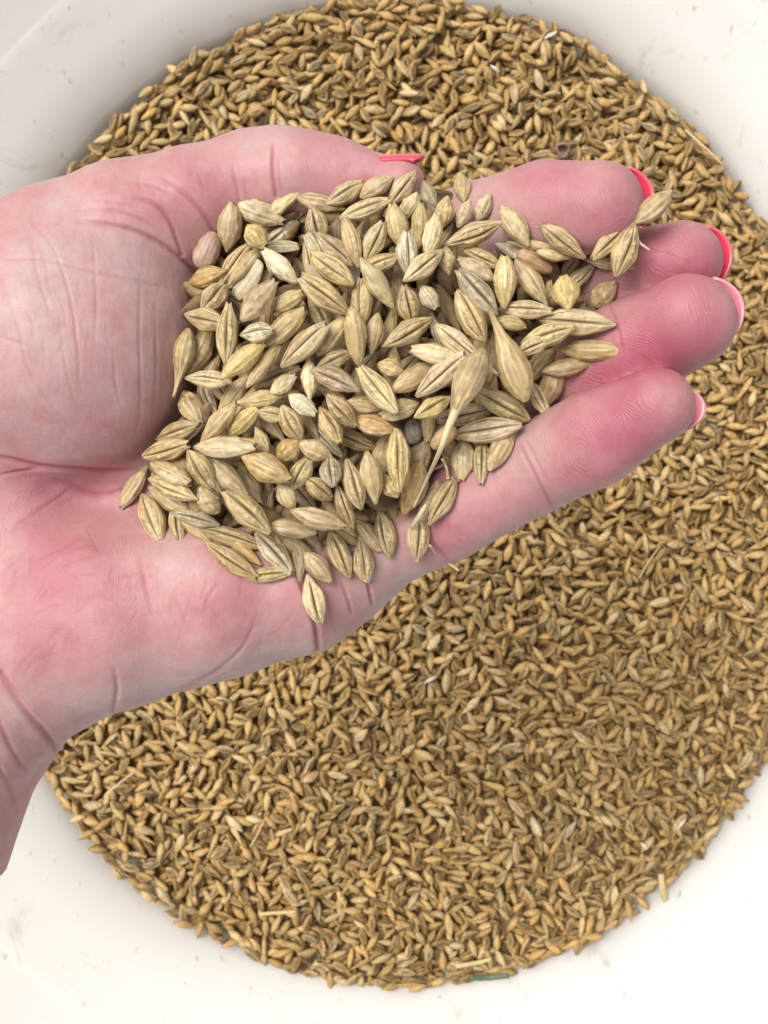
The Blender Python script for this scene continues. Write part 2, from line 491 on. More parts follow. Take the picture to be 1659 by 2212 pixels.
def relax(V, Q, it, lam=0.5):
    n = len(V)
    a = Q.ravel(); b = np.roll(Q, -1, 1).ravel()
    deg = np.bincount(a, minlength=n) + np.bincount(b, minlength=n)
    for _ in range(it):
        S = np.stack([np.bincount(a, V[b, k], n) + np.bincount(b, V[a, k], n) for k in range(3)], 1) / deg[:, None]
        V = V + lam * (S - V)
    return V

def vnormals(V, Q):
    nrm = np.cross(V[Q[:, 2]] - V[Q[:, 0]], V[Q[:, 3]] - V[Q[:, 1]])
    out = np.stack([np.bincount(Q.ravel(), np.repeat(nrm[:, k], 4), len(V)) for k in range(3)], 1)
    return out / (np.linalg.norm(out, axis=1)[:, None] + 1e-9)

V, Q = surface_net(A)
A.f = None
V = relax(V, Q, 16)
V, Q = subdivide(V, Q)
V = relax(V, Q, 6)
NR = vnormals(V, Q)
PX, PY = to_ov(V)
up = np.clip((NR[:, 2] + 0.25) / 0.4, 0, 1)

def polydist(pts):
    """distance to a drawn line and the position along it (0..1)"""
    pts = np.array(pts, float)
    # round the corners of the line
    for _ in range(2):
        a, b = pts[:-1], pts[1:]
        pts = np.concatenate([pts[:1], np.stack([a * .75 + b * .25, a * .25 + b * .75], 1).reshape(-1, 2), pts[-1:]])
    seg = np.linalg.norm(np.diff(pts, axis=0), axis=1); cum = np.concatenate([[0], np.cumsum(seg)])
    best = np.full(len(V), 1e9); tt = np.zeros(len(V))
    mk = (PX > pts[:, 0].min() - 60) & (PX < pts[:, 0].max() + 60) & (PY > pts[:, 1].min() - 60) & (PY < pts[:, 1].max() + 60) & (up > 0)
    I = np.flatnonzero(mk)
    bx, by = PX[I], PY[I]
    bb = best[I]; bt = tt[I]
    for i in range(len(pts) - 1):
        d = pts[i + 1] - pts[i]
        t = np.clip(((bx - pts[i, 0]) * d[0] + (by - pts[i, 1]) * d[1]) / (d @ d + 1e-9), 0, 1)
        q = np.hypot(bx - pts[i, 0] - t * d[0], by - pts[i, 1] - t * d[1])
        w = q < bb
        bb = np.where(w, q, bb); bt = np.where(w, (cum[i] + t * seg[i]) / cum[-1], bt)
    best[I] = bb; tt[I] = bt
    return best, tt

# (points, depth mm, half width px, fade at start, fade at end)
CREASES = [
    ([(592, 300), (589, 345), (590, 380), (597, 425)], 0.75, 5, .3, .0),
    ([(600, 330), (604, 380), (608, 420)], 0.15, 4, .3, .2),
    ([(503, 355), (512, 400), (518, 440)], 0.28, 5, .4, .0),
    ([(528, 380), (534, 430)], 0.12, 4, .4, .0),
    ([(280, 422), (338, 440), (370, 480), (392, 550)], 0.55, 6, .4, .0),
    ([(345, 380), (400, 417), (448, 470), (468, 515)], 0.45, 6, .5, .0),
    ([(235, 400), (300, 392), (345, 405), (400, 445)], 0.20, 5, .5, .3),
    ([(165, 477), (270, 490), (350, 525), (440, 600)], 0.95, 7, .5, .0),
    ([(150, 455), (230, 452), (300, 470), (350, 505)], 0.28, 5, .5, .3),
    ([(200, 430), (255, 440), (300, 448)], 0.2, 4, .4, .3),
    ([(0, 560), (90, 556), (160, 574), (250, 598), (385, 628)], 0.34, 5, .1, .4),
    ([(60, 470), (110, 520), (140, 590), (165, 700), (175, 860)], 0.20, 4, .4, .4),
    ([(70, 500), (80, 600), (120, 700)], 0.15, 4, .4, .4),
    ([(0, 590), (40, 700), (60, 810), (150, 920)], 0.22, 4, .3, .4),
    ([(200, 500), (210, 640), (203, 760)], 0.13, 4, .4, .4),
    ([(245, 760), (250, 830), (262, 880)], 0.16, 4, .4, .4),
    ([(305, 590), (300, 720), (306, 860), (292, 940)], 0.18, 5, .4, .4),
    ([(130, 690), (140, 800), (180, 920)], 0.14, 4, .4, .4),
    ([(0, 730), (60, 745), (100, 790)], 0.16, 4, .2, .5),
    ([(335, 640), (342, 760), (330, 900)], 0.14, 5, .4, .4),
    ([(0, 985), (75, 1006), (165, 1013), (230, 1022), (300, 1014)], 0.85, 7, .1, .2),
    ([(0, 1026), (60, 1012), (110, 1008)], 0.4, 5, .1, .4),
    ([(120, 1035), (215, 1078), (285, 1050)], 0.35, 7, .5, .2),
    ([(20, 1150), (110, 1085), (165, 1050)], 0.22, 6, .5, .3),
    ([(60, 1215), (130, 1190), (190, 1160)], 0.12, 4, .4, .4),
    ([(246, 1440), (256, 1490), (244, 1535)], 0.5, 7, .5, .0),
    ([(556, 1330), (530, 1400), (470, 1448), (345, 1505)], 0.35, 6, .5, .2),
    ([(500, 1435), (400, 1487), (330, 1515)], 0.4, 5, .3, .2),
    ([(300, 1185), (308, 1230), (330, 1330)], 0.2, 8, .4, .5),
    ([(440, 1330), (450, 1290), (465, 1270)], 0.15, 6, .4, .4),
    ([(0, 1455), (45, 1520), (98, 1586), (122, 1618)], 0.95, 10, .0, .0),
    ([(0, 1560), (30, 1630), (66, 1682)], 0.5, 8, .0, .3),
    ([(20, 1475), (70, 1530), (110, 1560)], 0.3, 5, .3, .3),
    ([(-10, 1640), (20, 1700), (40, 1760)], 0.35, 7, .2, .4),
    ([(640, 1238), (668, 1300), (684, 1358), (688, 1425)], 1.3, 7, .2, .0),
    ([(738, 1255), (750, 1285), (762, 1330)], 0.45, 5, .3, .1),
    ([(792, 1245), (798, 1270), (806, 1310)], 0.8, 5, .3, .1),
    ([(700, 1250), (705, 1300), (722, 1350)], 0.18, 4, .4, .3),
    ([(1118, 955), (1140, 1000), (1165, 1048), (1202, 1108)], 0.40, 6, .2, .1),
    ([(1135, 950), (1165, 1010), (1190, 1050)], 0.25, 5, .3, .4),
    ([(928, 1165), (948, 1190), (972, 1212)], 0.35, 5, .4, .1),
    ([(985, 1130), (1000, 1160)], 0.1, 4, .4, .4),
    ([(1310, 640), (1330, 700), (1345, 760)], 0.25, 5, .3, .3),
    
]
disp = np.zeros(len(V)); crease_red = np.zeros(len(V))
for pts, dep, wd, f0, f1 in CREASES:
    d, t = polydist(pts); wd = max(3.4, wd * .72)
    fade = np.clip(np.where(f0 > 0, t / max(f0, 1e-3), 1), 0, 1) * np.clip(np.where(f1 > 0, (1 - t) / max(f1, 1e-3), 1), 0, 1)
    fade = np.sqrt(fade)
    disp += fade * up * 0.8 * dep * (-np.exp(-(d / wd) ** 2) + 0.2 * np.exp(-(d / (3.2 * wd)) ** 2))
    crease_red = np.maximum(crease_red, fade * min(1, 0.3 + dep) * np.exp(-(d / (1.3 * wd)) ** 2))
lr = np.random.default_rng(77)
for cx, cy, rx, ry, a0, da, nn, ln in ((150, 760, 200, 240, 1.50, .35, 60, 120), (150, 700, 180, 220, 0.15, .3, 26, 90), (330, 1250, 300, 120, 1.75, .4, 46, 70), (120, 1250, 150, 110, -.5, .4, 20, 90),
                                       (400, 400, 220, 60, 1.35, .3, 26, 50), (1000, 1130, 180, 60, .55, .5, 14, 40), (60, 1600, 60, 120, .95, .3, 12, 70), (560, 1330, 120, 90, 1.9, .3, 22, 70)):
    for _ in range(nn):
        x0, y0 = cx + lr.normal() * rx * .55, cy + lr.normal() * ry * .55
        a1 = a0 + lr.normal() * da; L_ = ln * lr.uniform(.4, 1.3); bow = lr.normal() * .12 * L_
        c1, s1 = math.cos(a1), math.sin(a1)
        pts = [(x0 - c1 * L_ / 2, y0 - s1 * L_ / 2), (x0 - s1 * bow, y0 + c1 * bow), (x0 + c1 * L_ / 2, y0 + s1 * L_ / 2)]
        d, t = polydist(pts)
        fl_ = np.clip(np.minimum(t, 1 - t) / .3, 0, 1) * up * np.exp(-(d / 3.6) ** 2); am = lr.uniform(.015, .045)
        disp -= fl_ * am; crease_red = np.maximum(crease_red, fl_ * am * 11)
sn = SineNoise(3)
disp += 0.16 * sn(V, 18.0) * up + 0.02 * SineNoise(4)(V, 4.0)
V = V + NR * disp[:, None]

def blob(cx, cy, rx, ry=None, rot=0.0):
    ry = ry or rx
    x, y = PX - cx, PY - cy
    c, s = math.cos(rot), math.sin(rot)
    x, y = x * c + y * s, -x * s + y * c
    return np.exp(-(x / rx) ** 2 - (y / ry) ** 2)

PALE, PINK, RED = np.array([0.465, 0.325, 0.305]), np.array([0.455, 0.24, 0.235]), np.array([0.395, 0.132, 0.158])
red = 0.40 + 0.10 * SineNoise(8)(V, 26.0) + 0.06 * SineNoise(9)(V, 9.0)
for cx, cy, rx, ry, rot, a in [
    (1250, 430, 190, 100, 0, .75), (1480, 560, 150, 90, 0, .8), (1440, 730, 200, 120, -.45, .8), (1320, 940, 190, 90, -.5, .95),
    (1000, 1120, 160, 70, -.45, .35), (800, 370, 200, 60, 0, .35), (480, 400, 180, 70, -.2, .18), (250, 430, 140, 60, 0, .2),
    (100, 1190, 170, 130, -.3, .45), (380, 1300, 240, 90, -.2, .38), (90, 1380, 160, 120, .5, .25), (200, 1040, 170, 50, 0, .35),
    (90, 720, 190, 240, 0, -.42), (170, 560, 170, 80, .2, -.12), (260, 800, 120, 200, 0, -.05), (500, 1440, 330, 34, -.25, -.45), (330, 1500, 160, 40, -.3, -.35),
    (1150, 1010, 50, 90, .5, -.35), (600, 1300, 70, 110, .3, -.2), (830, 1240, 80, 60, 0, -.15), (60, 1700, 160, 200, 0, -.08), (260, 1470, 90, 60, 0, -.2),
    (1450, 980, 160, 22, -.55, -.35), (1150, 1130, 260, 24, -.45, -.35), (900, 1270, 120, 24, -.4, -.25)]:
    red = red + 0.68 * a * blob(cx, cy, rx, ry, rot)
red = red + 0.42 * crease_red
red = np.clip(red, 0, 1.15)[:, None]
SK = np.where(red < .5, PALE + (PINK - PALE) * red / .5, PINK + (RED - PINK) * (red - .5) / .5)
# papillary ridge phase: flow lines per region
ph = np.zeros(len(V)); amp = np.full(len(V), 0.04)
def ridges(cx, cy, rx, ry, rot, period, a, wob):
    global ph, amp
    x, y = PX - cx, PY - cy
    c, s = math.cos(rot), math.sin(rot)
    x, y = x * c + y * s, -x * s + y * c
    rr = np.sqrt(x * x + (y * ry / rx * 1.0) ** 2 + 1)
    w = np.exp(-((x / (2.1 * rx)) ** 2 + (y / (2.1 * rx)) ** 2) ** 2)
    p = (rr + wob) * 6.283 / period
    sel = w > 0.25
    ph[sel] = p[sel]; amp[sel] = a * np.clip((w[sel] - .25) / .3, 0, 1)
wob = 9 * SineNoise(12)(V, 14.0) + 2.5 * SineNoise(13)(V, 4.0)
ph = (PX * 0.94 - PY * 0.32 + wob) * 6.283 / 7.5
ridges(1150, 540, 110, 60, -.1, 6.5, .16, wob)
ridges(1400, 640, 90, 60, 0, 6.5, .16, wob)
ridges(1370, 800, 115, 70, -.5, 6.5, .2, wob)
ridges(1260, 985, 110, 70, -.5, 6.5, .2, wob)
ridges(170, 1215, 110, 90, 0, 7.0, .08, wob)
me = np_mesh("hand", V, Q, M_SKIN, True, {"skin": SK, "ridge": ph, "ridge_amp": amp})
hand = link(bpy.data.objects.new("hand", me))
tag(hand, "open cupped hand, palm up, coral painted nails, holding a heap of barley grains", "hand")

# nails: curved plates on the far side of each fingertip, a part of the hand each
def nail(tip, a, d, r, length, width, out, col, label, inner_col, flare=1.0):
    """tip: centre of the end of the finger (mm), a: along the finger, d: towards the back of the finger"""
    a = a / np.linalg.norm(a); d = d - a * (d @ a); d /= np.linalg.norm(d); b = np.cross(a, d)
    ns, nt_ = 18, 15
    top = []; colr = []
    th_max = width / r / 2
    for i in range(ns):
        s = i / (ns - 1)
        for j in range(nt_):
            t = 2 * j / (nt_ - 1) - 1
            th = t * th_max * (0.92 + 0.08 * flare * s)
            x = out - length * (1 - s) - (1.0 if s > .5 else 0) * (t * t) * 2.4 * ((s - .5) * 2) ** 2 + (0 if s > .5 else (t * t) * 1.2 * ((.5 - s) * 2) ** 2)
            rr = r * 1.0
            p = tip + a * x + d * (rr * math.cos(th) - 0.35 * (s - .3) ** 2 * 2.0) + b * (rr * math.sin(th))
            top.append(p); colr.append(col)
    top = np.array(top)
    dirs = []
    for i in range(ns):
        for j in range(nt_):
            t = 2 * j / (nt_ - 1) - 1; th = t * th_max
            dirs.append(d * math.cos(th) + b * math.sin(th))
    bot = top - np.array(dirs) * 0.55
    Vn = np.concatenate([top, bot]); n0 = ns * nt_
    Fn = []
    for i in range(ns - 1):
        for j in range(nt_ - 1):
            q = i * nt_ + j
            Fn.append([q, q + 1, q + nt_ + 1, q + nt_]); Fn.append([n0 + q, n0 + q + nt_, n0 + q + nt_ + 1, n0 + q + 1])
    rim = [j for j in range(nt_)] + [i * nt_ + nt_ - 1 for i in range(1, ns)] + [(ns - 1) * nt_ + j for j in range(nt_ - 2, -1, -1)] + [i * nt_ for i in range(ns - 2, 0, -1)]
    for q in range(len(rim)):
        x, y = rim[q], rim[(q + 1) % len(rim)]
        Fn.append([x, n0 + x, n0 + y, y])
    C = np.concatenate([np.array(colr), np.tile(inner_col, (n0, 1))])
    # worn pale edge of the polish at the free end
    edge = np.concatenate([np.repeat(np.linspace(0, 1, ns), nt_)] * 2)
    C = C + (np.array([0.80, 0.42, 0.42]) - C) * np.clip((edge - .93) / .07, 0, 1)[:, None] * (0.6 if 'worn' in label else 0.15)
    o = link(bpy.data.objects.new("nail", np_mesh("nail", Vn, np.array(Fn), M_NAIL, True, {"ncol": C})), hand)
    o["label"] = label
CORAL = np.array([0.80, 0.055, 0.10]); CORAL_IN = np.array([0.74, 0.055, 0.11])
def tip_of(ch):
    p, q = ov(*ch[-2][:3]), ov(*ch[-1][:3])
    return q, (q - p) / np.linalg.norm(q - p), ch[-1][3] * OVK * (CAM_Z - ch[-1][2]) / CAM_Z
q, a, r = tip_of(THUMB)
nail(q, np.array([1.0, 0.06, 0.05]), np.array([0, 1.0, 0.22]), r * 1.04, 8.6, 6.5, r + 0.5, CORAL, "coral nail of the thumb seen edge-on", CORAL_IN)
q, a, r = tip_of(INDEX)
nail(q, np.array([0.75, 0.20, 0.63]), np.array([0.62, 0.25, -0.74]), r * 0.97, 11, 11.5, r * 0.93, CORAL, "coral nail behind the index fingertip", CORAL_IN)
q, a, r = tip_of(MIDDLE)
nail(q, np.array([0.75, 0.18, 0.64]), np.array([0.66, 0.25, -0.72]), r * 1.0, 11, 11.5, r * 0.92, CORAL, "coral nail behind the middle fingertip", CORAL_IN)
q, a, r = tip_of(RING)
nail(q, np.array([0.70, 0.26, 0.65]), np.array([0.60, 0.30, -0.72]), r * 0.97, 11, 11.5, r * 0.88, CORAL, "coral nail with a worn pale edge behind the ring fingertip", np.array([0.76, 0.24, 0.32]))
q, a, r = tip_of(PINKY)
nail(q, np.array([0.86, -0.03, 0.50]), np.array([0.50, -0.05, -0.85]), r * 0.92, 9.5, 7.5, r * 1.02, CORAL, "coral nail tip of the little finger", np.array([0.76, 0.28, 0.32]))

# height map of the hand's upper side, for laying grains on it
HG = 0.45
hlo = np.array([V[:, 0].min(), V[:, 1].min()]); hn = ((np.array([V[:, 0].max(), V[:, 1].max()]) - hlo) / HG).astype(int) + 2
HH = np.full(hn, -60.0)
ij = ((V[:, :2] - hlo) / HG).round().astype(int)
np.maximum.at(HH, (ij[:, 0], ij[:, 1]), V[:, 2])

HAND = HH.copy()

# ------------------------------------------------------------------ barley kernels
def kernel(seed, nu=42, nv=64, kind='std', detail=1.0):
    """unit barley kernel: x in -1..1 (beak at +1), y width, z height; dorsal side up, crease below"""
    r = np.random.default_rng(seed)
    t = np.linspace(0, 1, nu)
    t = 0.5 - 0.5 * np.cos(math.pi * (0.06 + 0.88 * t)); t = (t - t[0]) / (t[-1] - t[0])
    asym = r.uniform(0.86, 1.14); pw = r.uniform(0.90, 1.12)
    eA, eB = r.uniform(.22, .36), r.uniform(.13, .22)
    b0, a0 = r.uniform(.03, .06), r.uniform(.055, .105)
    w = np.sin(math.pi * (b0 + (1 - b0 - a0) * t ** asym)) ** pw
    w += 0.05 * np.exp(-((1 - t) / .03) ** 2)                      # the beak flares a little where it is torn off
    if kind == 'naked':
        w = 0.98 * (1 - np.abs(2 * t - 1) ** 2.5) ** 0.55 + 0.02; w = w * (0.88 + 0.24 * (1 - t)); w /= w.max()
    if kind == 'tail':
        w = np.interp(t, [0, .05, .12, .22, .32, .44, .56, .68, .80, .92, 1], [.20, .42, .68, .92, 1, .90, .66, .40, .23, .15, .13])
        w = np.convolve(np.pad(w, 2, 'edge'), [.1, .2, .4, .2, .1], 'valid')
    if kind == 'husk':
        w = 0.35 + 0.65 * np.sin(math.pi * (0.1 + 0.8 * t)) ** 0.8; w /= w.max()
    ph = np.linspace(0, 2 * math.pi, nv, endpoint=False)
    ph = ph - 0.62 * np.cos(ph) if nv > 30 else ph                       # finer towards the crease
    T, P = np.meshgrid(t, ph, indexing='ij'); W = np.repeat(w[:, None], nv, 1)
    fade = np.clip(np.sin(math.pi * T), 0, 1) ** 0.5
    def ang(c): return np.abs((np.degrees(P) - c + 180) % 360 - 180)
    def vn(ft, fp):
        g = r.normal(size=(ft + 3, fp)); g = np.concatenate([g, g[:, :1]], 1)
        a = T * ft; b = (P % (2 * math.pi)) / (2 * math.pi) * fp
        i0 = a.astype(int); j0 = np.minimum(b.astype(int), fp - 1); x = a - i0; y_ = b - j0
        x = x * x * (3 - 2 * x); y_ = y_ * y_ * (3 - 2 * y_)
        return (g[i0, j0] * (1 - x) + g[i0 + 1, j0] * x) * (1 - y_) + (g[i0, j0 + 1] * (1 - x) + g[i0 + 1, j0 + 1] * x) * y_
    rad = np.ones_like(T); col = np.ones(T.shape + (3,))
    lump = sum(r.normal() * np.sin(r.uniform(2, 6) * math.pi * T + r.integers(1, 4) * P + r.uniform(0, 6.28)) for _ in range(6))
    rad += 0.018 * lump * fade
    blotch = vn(5, 5); col *= (1 + 0.10 * blotch)[..., None]; col[..., 2] *= 1 + 0.03 * vn(4, 4)
    if kind != 'naked':
        for c, a in ((90, .075), (90 + 36, .06), (90 - 36, .06), (90 + 76, .07), (90 - 76, .07)):
            g = np.exp(-(ang(c + 5 * math.sin(seed)) / 7.5) ** 2)
            rad += a * g * fade
            col *= (1 + 0.20 * g * fade)[..., None]
        rad -= 0.05 * np.exp(-(ang(90 + 18) / 9) ** 2) * fade + 0.05 * np.exp(-(ang(90 - 18) / 9) ** 2) * fade
        # wrinkled hull on the back's wide end
        wr = (vn(22, 13) + .7 * vn(30, 22)) * np.clip(1.5 - 2.0 * np.abs(T - r.uniform(.2, .5)), 0, 1) * (ang(90) < 85)
        rad += 0.020 * wr * fade * detail
        col *= (1 + 0.10 * wr * detail)[..., None]
        # ventral side: inset palea between two overlapping edges, a deep crease in the middle
        wander = 4 * np.sin(5 * T + seed)
        av = np.abs((np.degrees(P) - 270 - wander + 180) % 360 - 180)
        ed = 50 - 22 * np.abs(2 * T - 1) ** 2
        inside = 1 / (1 + np.exp((av - ed) / 2.0))
        rad -= 0.085 * inside * fade
        groove = np.exp(-(av / 8.5) ** 2)
        rad -= 0.42 * groove * fade ** 1.4
        rad += 0.05 * np.exp(-((av - 24) / 11) ** 2) * fade
        rip = (vn(26, 16) + .8 * vn(34, 30)) * inside * (1 - groove)
        rad += 0.030 * rip * fade * detail
        col *= (1 + 0.16 * rip * detail)[..., None]
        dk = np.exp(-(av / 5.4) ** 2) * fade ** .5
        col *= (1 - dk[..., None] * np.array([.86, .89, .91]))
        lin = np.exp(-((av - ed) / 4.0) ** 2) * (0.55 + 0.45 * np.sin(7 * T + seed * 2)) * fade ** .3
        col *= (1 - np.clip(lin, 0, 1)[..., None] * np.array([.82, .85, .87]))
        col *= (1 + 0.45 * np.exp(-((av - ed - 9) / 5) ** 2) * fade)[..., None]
    # darker beak and base, jagged end
    tipd = np.clip((T - .93) / .07, 0, 1); bas = np.clip((.07 - T) / .07, 0, 1)
    col *= (1 - (0.38 * tipd * (0.5 + 0.5 * np.sin(3 * P + seed)) + 0.30 * bas)[..., None] * np.array([.8, .95, 1.05]))
    y = np.cos(P); z = np.sin(P)
    hz = np.where(z > 0, 0.86, 0.74)
    if kind == 'husk': hz = np.where(z > 0, 0.50, 0.20)
    X = 2 * T - 1
    X = X + (np.clip((T - .9) / .1, 0, 1) * 0.05 * np.sin(2 * P + r.uniform(0, 6)) if kind != 'naked' else 0)
    bend = r.uniform(-.10, .10)
    Y = W * rad * y + bend * (X * X - .4)
    Z = W * rad * z * hz + 0.05 * (X * X)
    V_ = np.stack([X, Y, Z], -1).reshape(-1, 3)
    C_ = np.clip(col * 0.94, 0.04, 1.7).reshape(-1, 3)
    F_ = []
    i, j = np.meshgrid(np.arange(nu - 1), np.arange(nv), indexing='ij')
    j2 = (j + 1) % nv
    F_ = np.stack([i * nv + j, (i + 1) * nv + j, (i + 1) * nv + j2, i * nv + j2], -1).reshape(-1, 4)[:, ::-1]
    # end caps: B closed, A hollow beak
    nA = len(V_)
    ringA = V_[(nu - 1) * nv:]; cA = ringA.mean(0) - np.array([.07, 0, 0])
    inA = ringA * 0.6 + ringA.mean(0) * 0.4 - np.array([.01, 0, 0])
    V_ = np.concatenate([V_, inA, [cA], [V_[:nv].mean(0)]])
    C_ = np.concatenate([C_, np.tile([.45, .38, .32], (nv, 1)), [[.22, .18, .15]], [[.6, .55, .5]]])
    jj = np.arange(nv); j2 = (jj + 1) % nv; o = (nu - 1) * nv
    F_ = np.concatenate([F_,
        np.stack([o + jj, o + j2, nA + j2, nA + jj], 1),
        np.stack([nA + jj, nA + j2, np.full(nv, nA + nv), np.full(nv, nA + nv)], 1)[:, :4],
        np.stack([jj, np.full(nv, nA + nv + 1), np.full(nv, nA + nv + 1), j2], 1)])
    return V_, F_, C_

def kernel_mesh(name, V_, F_, C_):
    tri = F_[(F_[:, 2] == F_[:, 3])][:, :3]; tri2 = F_[(F_[:, 1] == F_[:, 2])][:, [0, 1, 3]]
    qd = F_[(F_[:, 2] != F_[:, 3]) & (F_[:, 1] != F_[:, 2])]
    T_ = np.concatenate([qd[:, :3], qd[:, [0, 2, 3]], tri, tri2])
    return np_mesh(name, V_ / MM * MM, T_, M_GRAIN, True, {"mark": C_}), T_

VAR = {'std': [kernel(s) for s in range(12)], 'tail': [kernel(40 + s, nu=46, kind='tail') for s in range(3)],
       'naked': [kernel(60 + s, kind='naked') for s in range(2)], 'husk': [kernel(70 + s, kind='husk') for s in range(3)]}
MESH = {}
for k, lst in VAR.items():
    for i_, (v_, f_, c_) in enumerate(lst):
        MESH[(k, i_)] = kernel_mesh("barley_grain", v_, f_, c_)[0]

TONE = {'n': (0.44, 0.315, 0.152), 'p': (0.56, 0.43, 0.235), 'w': (0.60, 0.50, 0.33), 'g': (0.44, 0.285, 0.105), 'y': (0.48, 0.355, 0.155),
        'd': (0.30, 0.203, 0.10), 's': (0.43, 0.345, 0.215), 'k': (0.36, 0.235, 0.165), 'o': (0.42, 0.235, 0.115), 'u': (0.31, 0.235, 0.18)}  # d is a dark tone; on deep grains it paints in the shade
TONE_WORD = {'n': 'tan', 'p': 'pale', 'w': 'whitish', 'g': 'golden', 'y': 'yellowish', 'd': 'dark', 's': 'greyish', 'k': 'pinkish brown', 'o': 'orange-brown', 'u': 'greyish brown'}

